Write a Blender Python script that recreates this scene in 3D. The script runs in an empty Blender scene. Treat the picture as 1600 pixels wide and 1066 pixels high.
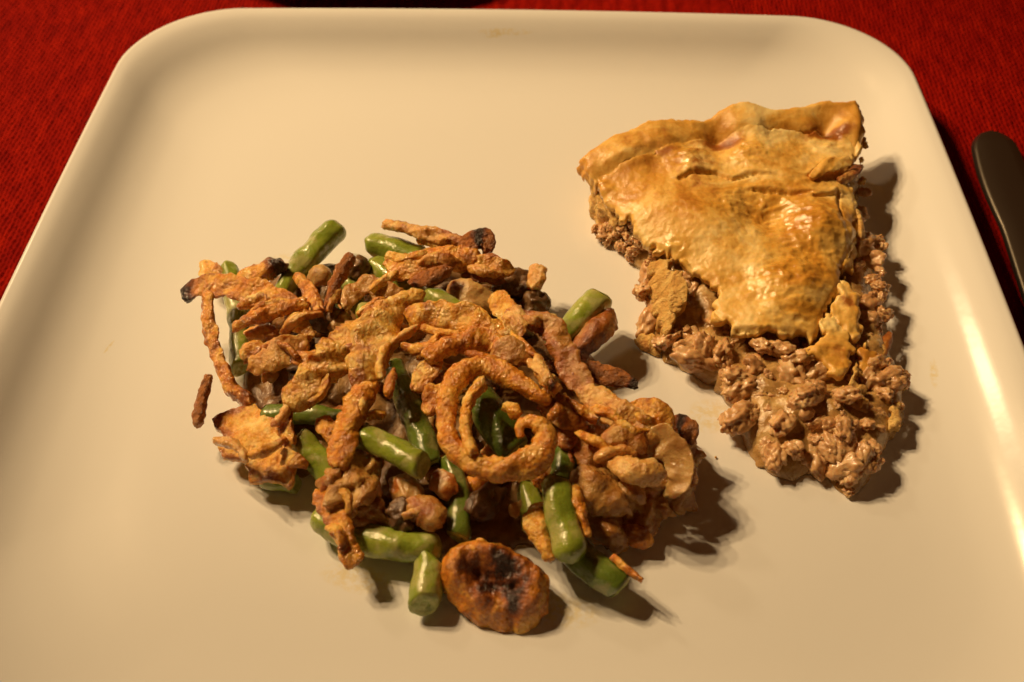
import bpy, math, random
import numpy as np
from mathutils import Vector, noise
random.seed(7); np.random.seed(7)
SC = bpy.context.scene
COL = SC.collection

# ------------------------------------------------------------------ camera
W = 0.27                     # width of the plate (m)
A = W / 2
Z0 = 0.006                   # height of the flat plate surface over the cloth
RIMH = 0.0138                # rim above the flat surface
RIM = Z0 + RIMH
F = 1650.0                   # focal length in photograph pixels (1600 wide)
d = np.array([65.0, 1865.0, F]); d /= np.linalg.norm(d)      # world +y seen from the camera (right, up, forward)
u = np.array([0.0, F, -1865.0]); u /= np.linalg.norm(u)      # world up
xw = np.cross(d, u)
M3 = np.array([xw, d, u])    # rows: world axes in camera coordinates -> columns of M3 are right/up/forward in world
# xw must point to camera right
if xw[0] < 0: M3[0] = -M3[0]
right, upv, fwd = M3[:, 0], M3[:, 1], M3[:, 2]
HC = RIM + W * (F / math.hypot(F, 1865.0)) / 0.865
def ray(px, py):
    return right * (px - 800) - upv * (py - 533) + fwd * F
def ground(px, py, z, C):
    r = ray(px, py); t = (z - C[2]) / r[2]
    return np.array(C) + r * t
C0 = np.array([0.0, 0.0, HC])
pf = ground(640, 10, RIM, C0)
C0[1] = A * 1.022 - pf[1]
pl = ground(188, 90, RIM, C0); pr = ground(1418, 90, RIM, C0)
C0[0] = -(pl[0] + pr[0]) / 2
CAMLOC = C0
ZS = [1.0]               # relative height of the thing being built
def P(px, py, zc=0.0, base=Z0):
    """the point of the place seen at pixel (px,py) of the 1600 px photograph, zc cm above the plate"""
    return ground(px, py, base + zc * 0.01 * ZS[0], CAMLOC)
def pxm(p):
    """photograph pixels per metre at point p"""
    return F / float(np.dot(np.array(p) - CAMLOC, fwd))

cam_d = bpy.data.cameras.new('camera'); cam = bpy.data.objects.new('camera', cam_d); COL.objects.link(cam)
cam_d.sensor_width = 22.2; cam_d.lens = F / 1600 * 22.2
cam_d.clip_start = 0.01; cam_d.clip_end = 20
from mathutils import Matrix
cam.matrix_world = Matrix(((right[0], upv[0], -fwd[0], CAMLOC[0]), (right[1], upv[1], -fwd[1], CAMLOC[1]),
                           (right[2], upv[2], -fwd[2], CAMLOC[2]), (0, 0, 0, 1)))
cam_d.dof.use_dof = True
cam_d.dof.focus_distance = float(np.dot(P(900, 470, 1.8) - CAMLOC, fwd))
cam_d.dof.aperture_fstop = 10.0
SC.camera = cam
SC.render.resolution_x = 1024; SC.render.resolution_y = 682

# ------------------------------------------------------------------ world and lamps
wd = bpy.data.worlds.new('World'); SC.world = wd; wd.use_nodes = True
bg = wd.node_tree.nodes['Background']; bg.inputs[0].default_value = (1.0, 0.28, 0.05, 1); bg.inputs[1].default_value = 0.035
SC.view_settings.view_transform = 'Standard'; SC.view_settings.look = 'None'
SC.view_settings.exposure = 0.07; SC.view_settings.gamma = 1.0
def lamp(name, loc, power, radius, col):
    l = bpy.data.lights.new(name, 'SPOT'); l.energy = power; l.shadow_soft_size = radius; l.color = col
    l.spot_size = math.radians(24); l.spot_blend = 1.0          # narrow soft cone added to dim the plate towards its edges
    o = bpy.data.objects.new(name, l); COL.objects.link(o); o.location = loc
    o.rotation_euler = (Vector((-0.03, 0.085, 0)) - Vector(loc)).to_track_quat('-Z', 'Y').to_euler()
LC = (-0.94, 0.58, 1.12)
for i in range(5):
    a = math.radians(18 + 72 * i)
    lamp('chandelier_bulb', (LC[0] + 0.15 * math.cos(a), LC[1] + 0.15 * math.sin(a), LC[2] + (0.03 if i % 2 else 0)), 25.3, 0.022, (1.0, 0.67, 0.325))
lamp('room_lamp', (-1.13, 1.18, 1.0), 12.0, 0.07, (1.0, 0.74, 0.42))

# ------------------------------------------------------------------ materials
def nt(name):
    m = bpy.data.materials.new(name); m.use_nodes = True
    t = m.node_tree; b = t.nodes['Principled BSDF']
    return m, t, b
def N(t, typ, **kw):
    n = t.nodes.new(typ)
    for k, v in kw.items(): setattr(n, k, v)
    return n
def ramp(t, stops, fac):
    r = N(t, 'ShaderNodeValToRGB'); e = r.color_ramp.elements
    while len(e) < len(stops): e.new(0.5)
    for i, (p, c) in enumerate(stops):
        e[i].position = p; e[i].color = (c[0], c[1], c[2], 1)
    t.links.new(fac, r.inputs[0]); return r.outputs[0]
def vec(t):
    tc = N(t, 'ShaderNodeTexCoord'); oi = N(t, 'ShaderNodeObjectInfo')
    ad = N(t, 'ShaderNodeVectorMath', operation='ADD')
    mu = N(t, 'ShaderNodeMath', operation='MULTIPLY'); mu.inputs[1].default_value = 3.0
    t.links.new(oi.outputs['Random'], mu.inputs[0])
    t.links.new(tc.outputs['Object'], ad.inputs[0]); t.links.new(mu.outputs[0], ad.inputs[1])
    return ad.outputs[0]
def noi(t, v, scale, detail=4, rough=0.6, dist=0.0):
    n = N(t, 'ShaderNodeTexNoise'); n.inputs['Scale'].default_value = scale
    n.inputs['Detail'].default_value = detail; n.inputs['Roughness'].default_value = rough
    n.inputs['Distortion'].default_value = dist
    t.links.new(v, n.inputs['Vector']); return n.outputs[0]
def mixc(t, a, b, fac, mode='MIX'):
    m = N(t, 'ShaderNodeMix', data_type='RGBA', blend_type=mode)
    for s, v in ((m.inputs[0], fac), (m.inputs[6], a), (m.inputs[7], b)):
        if isinstance(v, (int, float)): s.default_value = v
        elif isinstance(v, tuple): s.default_value = (v[0], v[1], v[2], 1)
        else: t.links.new(v, s)
    return m.outputs[2]
def mth(t, op, a, b=None, clamp=False):
    m = N(t, 'ShaderNodeMath', operation=op); m.use_clamp = clamp
    for i, v in enumerate((a, b)):
        if v is None: continue
        if isinstance(v, (int, float)): m.inputs[i].default_value = v
        else: t.links.new(v, m.inputs[i])
    return m.outputs[0]
def mrange(t, v, a, b, c=0.0, dd=1.0):
    m = N(t, 'ShaderNodeMapRange'); m.clamp = True
    t.links.new(v, m.inputs[0])
    for i, x in enumerate((a, b, c, dd)): m.inputs[i + 1].default_value = x
    return m.outputs[0]

def food(name, stops, scale=220, brown=None, rough=(0.3, 0.55), sss=0.1, sssr=0.002, bump=0.5, bscale=1400, bdist=0.0004,
         coat=0.3, film=None, glaze=False, speck=0.0, vor=0.0, vscale=900, detail=5, spec=0.5, sheenmask=(0.4, 0.65)):
    m, t, b = nt(name); v = vec(t)
    n1 = noi(t, v, scale, detail, 0.62, 0.6)
    col = ramp(t, stops, n1)
    fine = noi(t, v, bscale * 0.55, 3, 0.6)
    if speck: col = mixc(t, col, (0.74, 0.55, 0.42), mrange(t, fine, 0.46, 0.66, 0.0, speck), 'MULTIPLY')
    if brown:
        at = N(t, 'ShaderNodeAttribute', attribute_name='brown')
        k = mth(t, 'ADD', at.outputs['Fac'], mth(t, 'MULTIPLY', mth(t, 'SUBTRACT', fine, 0.5), 0.55), True)
        k = mrange(t, k, 0.15, 0.95)
        col = mixc(t, col, ramp(t, brown, k), mrange(t, k, 0.0, 0.35))
    if film:
        fm = mrange(t, noi(t, v, film[1], 3, 0.5, 0.4), film[2], film[2] + 0.12, 0.0, film[3])
        col = mixc(t, col, film[0], fm)
    t.links.new(col, b.inputs['Base Color'])
    g = noi(t, v, scale * 1.6, 3, 0.55)
    t.links.new(mrange(t, g, 0.35, 0.65, rough[0], rough[1]), b.inputs['Roughness'])
    b.inputs['Specular IOR Level'].default_value = spec
    b.inputs['Subsurface Weight'].default_value = sss
    b.inputs['Subsurface Radius'].default_value = (1.0, 0.45, 0.18)
    b.inputs['Subsurface Scale'].default_value = sssr
    t.links.new(mrange(t, g, sheenmask[0], sheenmask[1], coat, 0.0), b.inputs['Coat Weight'])
    b.inputs['Coat Roughness'].default_value = 0.12
    if glaze:
        ga = N(t, 'ShaderNodeAttribute', attribute_name='glaze')
        gk = mth(t, 'MULTIPLY', ga.outputs['Fac'], mrange(t, g, 0.35, 0.62, 1.0, 0.25))
        t.links.new(gk, b.inputs['Coat Weight']); t.links.new(mrange(t, gk, 0.0, 0.6, 0.55, 0.22), b.inputs['Roughness'])
    h = noi(t, v, bscale, 4, 0.65)
    if vor:
        vo = N(t, 'ShaderNodeTexVoronoi', feature='SMOOTH_F1'); vo.inputs['Scale'].default_value = vscale
        t.links.new(v, vo.inputs['Vector'])
        h = mth(t, 'SUBTRACT', h, mth(t, 'MULTIPLY', vo.outputs[0], vor))
    bp = N(t, 'ShaderNodeBump'); bp.inputs['Strength'].default_value = bump; bp.inputs['Distance'].default_value = bdist * 3.0
    t.links.new(h, bp.inputs['Height']); t.links.new(bp.outputs[0], b.inputs['Normal']); t.links.new(bp.outputs[0], b.inputs['Coat Normal'])
    return m

BROWN = [(0.0, (0.58, 0.22, 0.035)), (0.45, (0.38, 0.115, 0.018)), (0.8, (0.13, 0.032, 0.010)), (1.0, (0.03, 0.010, 0.005))]
M = {}
M['gold'] = food('fried_onion_gold', [(0.3, (0.56, 0.19, 0.014)), (0.42, (0.78, 0.35, 0.035)), (0.54, (0.89, 0.53, 0.11)), (0.66, (0.95, 0.70, 0.26))],
                 brown=BROWN, bump=0.5, bscale=1700, vor=0.9, vscale=1100, coat=1.0, speck=0.3, sss=0.25, rough=(0.2, 0.38), sheenmask=(0.42, 0.68))
M['pale'] = food('fried_onion_pale', [(0.3, (0.62, 0.27, 0.05)), (0.5, (0.78, 0.44, 0.12)), (0.7, (0.88, 0.62, 0.26))],
                 brown=BROWN, bump=0.45, bscale=1700, vor=0.8, vscale=1100, coat=1.0, speck=0.25, sss=0.35, rough=(0.2, 0.38), sheenmask=(0.42, 0.68))
M['amber'] = food('fried_onion_amber', [(0.3, (0.48, 0.13, 0.008)), (0.46, (0.72, 0.27, 0.022)), (0.60, (0.90, 0.50, 0.09))],
                  brown=BROWN, bump=0.5, bscale=1700, vor=0.9, vscale=1100, coat=1.0, speck=0.3, sss=0.25, rough=(0.2, 0.38), sheenmask=(0.42, 0.68))
M['saucy'] = food('saucy_onion', [(0.28, (0.32, 0.11, 0.016)), (0.48, (0.52, 0.25, 0.055)), (0.66, (0.70, 0.43, 0.14))],
                  brown=BROWN, bump=0.55, bscale=1100, vor=0.4, coat=1.0, sss=0.3, sssr=0.003, rough=(0.14, 0.3), sheenmask=(0.45, 0.7))
M['clear'] = food('translucent_onion', [(0.3, (0.36, 0.17, 0.045)), (0.6, (0.60, 0.38, 0.14))], brown=BROWN, bump=0.35, bscale=900, coat=0.5,
                  sss=0.4, sssr=0.004, rough=(0.25, 0.45), sheenmask=(0.45, 0.7))
M['mushroom'] = food('mushroom_brown', [(0.3, (0.04, 0.018, 0.008)), (0.5, (0.12, 0.055, 0.02)), (0.7, (0.28, 0.15, 0.06))], scale=160,
                     bump=0.45, bscale=900, coat=0.6, sss=0.1, rough=(0.25, 0.45), sheenmask=(0.5, 0.8))
M['charred'] = food('charred_onion', [(0.35, (0.16, 0.045, 0.012)), (0.55, (0.34, 0.12, 0.025)), (0.75, (0.5, 0.22, 0.05))], brown=BROWN,
                    bump=0.8, vor=0.7, coat=0.3, rough=(0.3, 0.5))
M['sauce'] = food('cream_sauce', [(0.3, (0.13, 0.055, 0.016)), (0.5, (0.24, 0.12, 0.036)), (0.7, (0.40, 0.24, 0.085))], scale=110, bump=0.3, bscale=350,
                  bdist=0.0008, coat=0.25, sss=0.0, spec=0.3, rough=(0.3, 0.5), sheenmask=(0.5, 0.8))
M['bean'] = food('green_bean_skin', [(0.3, (0.15, 0.21, 0.018)), (0.5, (0.26, 0.33, 0.035)), (0.72, (0.38, 0.42, 0.07))], scale=90, bump=0.32, bscale=520,
                 coat=1.0, sss=0.3, sssr=0.0025, rough=(0.22, 0.38), film=((0.48, 0.43, 0.20), 170, 0.50, 0.55), sheenmask=(0.5, 0.75))
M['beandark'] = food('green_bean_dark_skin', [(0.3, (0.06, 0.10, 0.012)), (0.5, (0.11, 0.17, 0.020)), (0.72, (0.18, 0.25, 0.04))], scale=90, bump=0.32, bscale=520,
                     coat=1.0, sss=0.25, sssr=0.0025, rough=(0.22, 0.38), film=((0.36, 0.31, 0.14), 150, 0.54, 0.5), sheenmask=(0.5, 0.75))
M['beancut'] = food('green_bean_cut_end', [(0.35, (0.28, 0.36, 0.08)), (0.65, (0.50, 0.52, 0.20))], scale=600, bump=0.4, bscale=900, coat=0.6, sss=0.3)
M['crust'] = food('glazed_pie_crust', [(0.30, (0.48, 0.19, 0.02)), (0.42, (0.68, 0.34, 0.05)), (0.52, (0.82, 0.50, 0.12)), (0.64, (0.93, 0.70, 0.29))],
                  scale=55, brown=[(0, (0.50, 0.20, 0.03)), (0.5, (0.36, 0.115, 0.018)), (1, (0.13, 0.03, 0.008))], bump=0.35, bscale=900, bdist=0.0002,
                  coat=1.0, sss=0.12, rough=(0.22, 0.5), sheenmask=(0.44, 0.60), glaze=True)
M['crumb'] = food('baked_pastry', [(0.3, (0.58, 0.28, 0.055)), (0.5, (0.76, 0.45, 0.12)), (0.7, (0.88, 0.62, 0.23))], scale=260, brown=BROWN, bump=0.8,
                  bscale=1100, bdist=0.0005, vor=0.4, coat=0.15, sss=0.15, rough=(0.4, 0.65))
M['meat'] = food('cooked_minced_meat', [(0.3, (0.35, 0.165, 0.062)), (0.5, (0.60, 0.34, 0.145)), (0.7, (0.78, 0.53, 0.28))], scale=260, bump=0.5, bscale=700,
                 bdist=0.0002, vor=0.3, vscale=900, coat=0.6, sss=0.3, rough=(0.28, 0.5), sheenmask=(0.45, 0.7))
M['gravy'] = food('meat_gravy', [(0.3, (0.28, 0.14, 0.042)), (0.5, (0.48, 0.28, 0.095)), (0.7, (0.66, 0.45, 0.19))], scale=170, bump=0.4, bscale=500,
                  coat=0.5, sss=0.15, rough=(0.15, 0.35), sheenmask=(0.5, 0.8))

G, PA, AM, SA, CL, MU, CH = M['gold'], M['pale'], M['amber'], M['saucy'], M['clear'], M['mushroom'], M['charred']
# plate glaze
m, t, b = nt('white_glazed_ceramic'); M['plate'] = m
tc = N(t, 'ShaderNodeTexCoord'); v = tc.outputs['Object']
n1 = noi(t, v, 9, 3); base = mixc(t, (0.81, 0.82, 0.83), (0.79, 0.795, 0.80), n1)
def smear(cx, cy, sx, sy, rot=0.0):
    mp = N(t, 'ShaderNodeMapping'); mp.vector_type = 'TEXTURE'
    mp.inputs['Location'].default_value = (cx, cy, 0); mp.inputs['Rotation'].default_value = (0, 0, rot); mp.inputs['Scale'].default_value = (sx, sy, 1)
    t.links.new(v, mp.inputs['Vector'])
    sp = N(t, 'ShaderNodeSeparateXYZ'); t.links.new(mp.outputs[0], sp.inputs[0])
    r2 = mth(t, 'ADD', mth(t, 'POWER', sp.outputs[0], 2.0), mth(t, 'POWER', sp.outputs[1], 2.0))
    k = mrange(t, r2, 0.2, 1.0, 1.0, 0.0)
    return mth(t, 'MULTIPLY', k, mrange(t, noi(t, v, 500, 3), 0.4, 0.6))
for q in ((430, 415, .008, .005, .4), (1110, 650, .007, .006, .2), (880, 955, .010, .005, 0), (560, 905, .010, .004, -.2), (790, 86, .0105, .0012, 0.0), (1455, 592, .0012, .0055, -.15), (172, 545, .0005, .003, -.3), (770, 88, .004, .001, 0.0)):
    p = P(q[0], q[1], 0)
    base = mixc(t, base, (0.72, 0.60, 0.28), mth(t, 'MULTIPLY', smear(p[0], p[1], q[2], q[3], q[4]), 0.55))
t.links.new(base, b.inputs['Base Color'])
b.inputs['Roughness'].default_value = 0.16; b.inputs['Specular IOR Level'].default_value = 0.5
b.inputs['Subsurface Weight'].default_value = 0.0
bp = N(t, 'ShaderNodeBump'); bp.inputs['Strength'].default_value = 0.05; bp.inputs['Distance'].default_value = 0.0006
t.links.new(noi(t, v, 160, 2), bp.inputs['Height']); t.links.new(bp.outputs[0], b.inputs['Normal'])

# cloth
m, t, b = nt('red_woven_cotton'); M['cloth'] = m
tc = N(t, 'ShaderNodeTexCoord'); v = tc.outputs['Object']
mp = N(t, 'ShaderNodeMapping'); mp.inputs['Scale'].default_value = (1.0, 0.18, 1.0); t.links.new(v, mp.inputs['Vector'])
streak = noi(t, mp.outputs[0], 420, 3, 0.6)
blot = noi(t, v, 90, 4, 0.6)
c1 = ramp(t, [(0.3, (0.17, 0.002, 0.0004)), (0.5, (0.25, 0.004, 0.0006)), (0.7, (0.33, 0.008, 0.001))], streak)
c1 = mixc(t, c1, (0.20, 0.002, 0.001), mrange(t, blot, 0.45, 0.75, 0.0, 0.5))
t.links.new(c1, b.inputs['Base Color']); b.inputs['Roughness'].default_value = 0.9; b.inputs['Specular IOR Level'].default_value = 0.06
b.inputs['Sheen Weight'].default_value = 0.0
bp = N(t, 'ShaderNodeBump'); bp.inputs['Strength'].default_value = 0.5; bp.inputs['Distance'].default_value = 0.0003
t.links.new(noi(t, v, 2600, 3), bp.inputs['Height']); t.links.new(bp.outputs[0], b.inputs['Normal'])

# steel
m, t, b = nt('brushed_steel'); M['steel'] = m
b.inputs['Metallic'].default_value = 1.0; b.inputs['Base Color'].default_value = (0.42, 0.38, 0.32, 1); b.inputs['Roughness'].default_value = 0.30
tc = N(t, 'ShaderNodeTexCoord'); mp = N(t, 'ShaderNodeMapping'); mp.inputs['Scale'].default_value = (1, 0.03, 1); t.links.new(tc.outputs['Object'], mp.inputs['Vector'])
bp = N(t, 'ShaderNodeBump'); bp.inputs['Strength'].default_value = 0.05; bp.inputs['Distance'].default_value = 0.0002
t.links.new(noi(t, mp.outputs[0], 3000, 2), bp.inputs['Height']); t.links.new(bp.outputs[0], b.inputs['Normal'])

# ------------------------------------------------------------------ object helpers
def link(name, verts, faces, mat, parent=None, origin=None, brown=None, smooth=True, glaze=None):
    vs = np.asarray(verts, dtype=np.float64)
    if origin is None:
        origin = vs.mean(axis=0); origin[2] = vs[:, 2].min()
    par_loc = np.array(parent['_o']) if parent is not None else np.zeros(3)
    me = bpy.data.meshes.new(name); me.from_pydata((vs - origin).tolist(), [], faces if isinstance(faces, list) else faces.tolist())
    if brown is not None:
        at = me.attributes.new('brown', 'FLOAT', 'POINT'); at.data.foreach_set('value', np.asarray(brown, dtype=np.float32))
    if glaze is not None:
        at = me.attributes.new('glaze', 'FLOAT', 'POINT'); at.data.foreach_set('value', np.asarray(glaze, dtype=np.float32))
    if smooth: me.polygons.foreach_set('use_smooth', [True] * len(me.polygons))
    for mm in (mat if isinstance(mat, (list, tuple)) else [mat]): me.materials.append(mm)
    o = bpy.data.objects.new(name, me); COL.objects.link(o)
    if parent is not None: o.parent = parent; o.location = Vector(origin - par_loc)
    else: o.location = Vector(origin)
    o['_o'] = [float(x) for x in origin]
    return o
def tag(o, label=None, cat=None, group=None, kind=None):
    if label: o['label'] = label
    if cat: o['category'] = cat
    if group: o['group'] = group
    if kind: o['kind'] = kind
    return o
def empty(name, loc):
    o = bpy.data.objects.new(name, None); COL.objects.link(o); o.location = Vector(loc); o.empty_display_size = 0.01
    o['_o'] = [float(x) for x in loc]
    return o
def nz(p, f, off=0.0):
    return noise.noise(Vector((p[0] * f + off, p[1] * f + off * 1.7, p[2] * f - off)))
def nzv(p, f, off=0.0):
    return np.array(noise.noise_vector(Vector((p[0] * f + off, p[1] * f + off * 1.7, p[2] * f - off))))

def spline(pts, n):
    pts = [np.array(p, float) for p in pts]
    if len(pts) == 2: pts = [pts[0], (pts[0] + pts[1]) / 2, pts[1]]
    P_ = [2 * pts[0] - pts[1]] + pts + [2 * pts[-1] - pts[-2]]
    out = []; seg = len(pts) - 1
    for k in range(n):
        s = k / (n - 1) * seg; i = min(int(s), seg - 1); f = s - i
        a, b_, c, e = P_[i], P_[i + 1], P_[i + 2], P_[i + 3]
        out.append(0.5 * ((2 * b_) + (c - a) * f + (2 * a - 5 * b_ + 4 * c - e) * f * f + (3 * b_ - a - 3 * c + e) * f ** 3))
    return np.array(out)

SEED = [0]; TOPS = []
def strip(name, pts, w, mat, t=1.8, curl=0.12, roll=0.0, twist=0.0, rag=1.0, brown=0.15, endbrown=0.14, label=None, cat='fried onion', group=None,
          parent=None, bulge=0.2, burnt=None, nr=30, tipa=0.35, tipb=0.35, edgebrown=0.16, flat=1.0):
    """a crisp strip of batter-fried onion: centreline pts (px,py,cm), width w in photograph px, thickness t in mm"""
    SEED[0] += 1; off = SEED[0] * 7.31; rnd = random.Random(SEED[0])
    if parent is None: TOPS.extend([tuple(p) for p in pts])
    wp = spline([P(*p) for p in pts], 200)
    seg = np.linalg.norm(np.diff(wp, axis=0), axis=1); L = seg.sum()
    n = int(max(16, min(190, L / 0.00045)))
    cs = np.concatenate([[0], np.cumsum(seg)]); ti = np.linspace(0, L, n)
    C = np.array([np.interp(ti, cs, wp[:, k]) for k in range(3)]).T
    ws = w if isinstance(w, (list, tuple)) else [w, w]
    if mat in (G, PA, AM, CH) and parent is None: ws = [q * 1.0 for q in ws]
    wi = np.interp(np.linspace(0, 1, n), np.linspace(0, 1, len(ws)), ws)
    T = np.gradient(C, axis=0); T /= np.linalg.norm(T, axis=1)[:, None] + 1e-12
    V = []; BR = []
    ref = np.array([0.0, -0.45, 0.89])
    for i in range(n):
        tt = T[i]; nn = ref - tt * np.dot(ref, tt)
        if np.linalg.norm(nn) < 0.15: nn = np.array([0, 1, 0]) - tt * tt[1]
        nn /= np.linalg.norm(nn); bb = np.cross(tt, nn)
        s = i / (n - 1)
        ang = math.radians(roll + twist * (s - 0.5)) + 0.35 * nz(C[i], 60, off)
        n2 = nn * math.cos(ang) + bb * math.sin(ang); b2 = np.cross(tt, n2)
        wm = wi[i] / pxm(C[i]) * 0.5
        wm *= 1 + 0.30 * rag * nz(C[i], 130, off + 3) + 0.14 * rag * nz(C[i], 420, off + 5)
        tm = t * 0.0005 * (1 + 0.5 * nz(C[i], 160, off + 9))
        e0 = min(1.0, (i + 0.6) * L / (n - 1) / (wm * 2 * tipa + 1e-6)); e1 = min(1.0, (n - 1 - i + 0.6) * L / (n - 1) / (wm * 2 * tipb + 1e-6))
        tf = math.sqrt(max(0, 1 - (1 - e0) ** 2)) * math.sqrt(max(0, 1 - (1 - e1) ** 2)) ** 1.0
        tf = max(tf, 0.05)
        for j in range(nr):
            th = 2 * math.pi * j / nr
            cu, su = math.cos(th), math.sin(th)
            uu = math.copysign(abs(cu) ** 0.75, cu)
            side = nz((C[i][0] + 0.05 * (1 if uu > 0 else -1), C[i][1], C[i][2]), 330, off + 20) * 0.16 * rag * abs(uu) ** 2
            x = wm * uu * (tf * (1 + side))
            x += wm * uu * abs(uu) * rag * 0.14 * (0.75 - 1.8 * abs(nz((C[i][0] + 0.05 * (1 if uu > 0 else -1), C[i][1], C[i][2]), 520, off + 27)))
            y = tm * math.copysign(abs(su) ** 0.8, su) * (0.4 + 0.6 * tf) * (1 + bulge * (1 - uu * uu)) * (1 - 0.45 * abs(uu) ** 3 * flat) + curl * wm * 2 * (uu * uu - 0.4)
            y += flat * wm * 0.24 * nz((C[i][0] + uu * 0.004, C[i][1] + uu * 0.003, C[i][2]), 230, off + 60)
            p = C[i] + b2 * x + n2 * y
            eb = max(0.0, 1 - min(i, n - 1 - i) * L / (n - 1) / (wm * 1.2 + 1e-6))
            if eb > 0: p = p + tt * (1 if i > n / 2 else -1) * eb * wm * (0.6 * nz((uu * 0.003, (0.1 if i > n / 2 else 0.3), off), 420, off) + 0.4 * nz((uu * 0.003, (0.1 if i > n / 2 else 0.3), off), 1100, off)) * rag
            tb = abs(nz(p, 420, off + 70)) + 0.5 * abs(nz(p, 900, off + 71)) - 0.28
            dv = nzv(p, 230, off) * 0.00045 * rag + nzv(p, 640, off) * 0.00024 * rag + nzv(p, 1400, off) * 0.00012
            p = p + dv + (n2 * math.copysign(1, su) * (1 - abs(uu)) + b2 * uu) * tb * 0.0006 * rag
            if p[2] < Z0 + 0.0004: p[2] = Z0 + 0.0004
            V.append(p)
            e = min(s, 1 - s) * L / 0.012
            br = brown - 0.07 + endbrown * max(0, 1 - e) + edgebrown * max(0, abs(uu) - 0.72) * 2.2 + 0.38 * nz(p, 150, off + 40) + 0.3 * nz(p, 480, off + 41)
            if burnt:
                for (bs, bw) in burnt: br += max(0, 1 - abs(s - bs) / bw) * 1.1
            BR.append(max(0, min(1, br)))
    Fc = []
    for i in range(n - 1):
        for j in range(nr):
            a = i * nr + j; b_ = i * nr + (j + 1) % nr
            Fc.append((a, b_, b_ + nr, a + nr))
    Fc.append(tuple(range(nr))[::-1]); Fc.append(tuple((n - 1) * nr + j for j in range(nr)))
    o = link(name, V, Fc, mat, parent=parent, brown=BR, glaze=[0.3] * len(V) if mat == M['crust'] else None)
    return tag(o, label, cat if parent is None else None, group)

def lump(name, c, r, mat, label=None, cat=None, group=None, parent=None, sq=(1, 1, 1), amp=0.35, sub=4, seed=None, f=1.0, brown=0.0, bfreq=1.0):
    """an irregular lump: c is a world point, r its radius in m"""
    import bmesh
    SEED[0] += 1; off = (SEED[0] if seed is None else seed) * 3.77
    bm = bmesh.new(); bmesh.ops.create_icosphere(bm, subdivisions=sub, radius=1.0)
    rz = Matrix.Rotation(off, 3, 'Z'); ry = Matrix.Rotation(0.4 * math.sin(off), 3, 'X')
    V = []; BR = []
    for v_ in bm.verts:
        q = v_.co.copy()
        k = 1 + amp * noise.noise(q * 1.3 * f + Vector((off, 0, 0))) + amp * 0.55 * noise.noise(q * 3.1 * f + Vector((0, off, 0))) + amp * 0.30 * (noise.noise(q * 4.2 * f + Vector((0, 0, off))))
        q = q * k; q = Vector((q.x * sq[0], q.y * sq[1], q.z * sq[2])); q = rz @ (ry @ q)
        V.append((q.x * r, q.y * r, q.z * r))
        BR.append(max(0, min(1, brown + 0.9 * noise.noise(q * 1.5 * bfreq + Vector((off, off, 0))))))
    Fc = [tuple(x.index for x in f_.verts) for f_ in bm.faces]; bm.free()
    V = np.array(V)
    if c is None:
        me = bpy.data.meshes.new(name); me.from_pydata(V.tolist(), [], Fc)
        at = me.attributes.new('brown', 'FLOAT', 'POINT'); at.data.foreach_set('value', np.asarray(BR, dtype=np.float32))
        me.polygons.foreach_set('use_smooth', [True] * len(me.polygons)); me.materials.append(mat)
        return me
    V = V + np.array(c)
    V[:, 2] = np.maximum(V[:, 2], Z0 + 0.0003)
    o = link(name, V, Fc, mat, parent=parent, origin=np.array(c), brown=BR)
    return tag(o, label, cat if parent is None else None, group)

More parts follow.
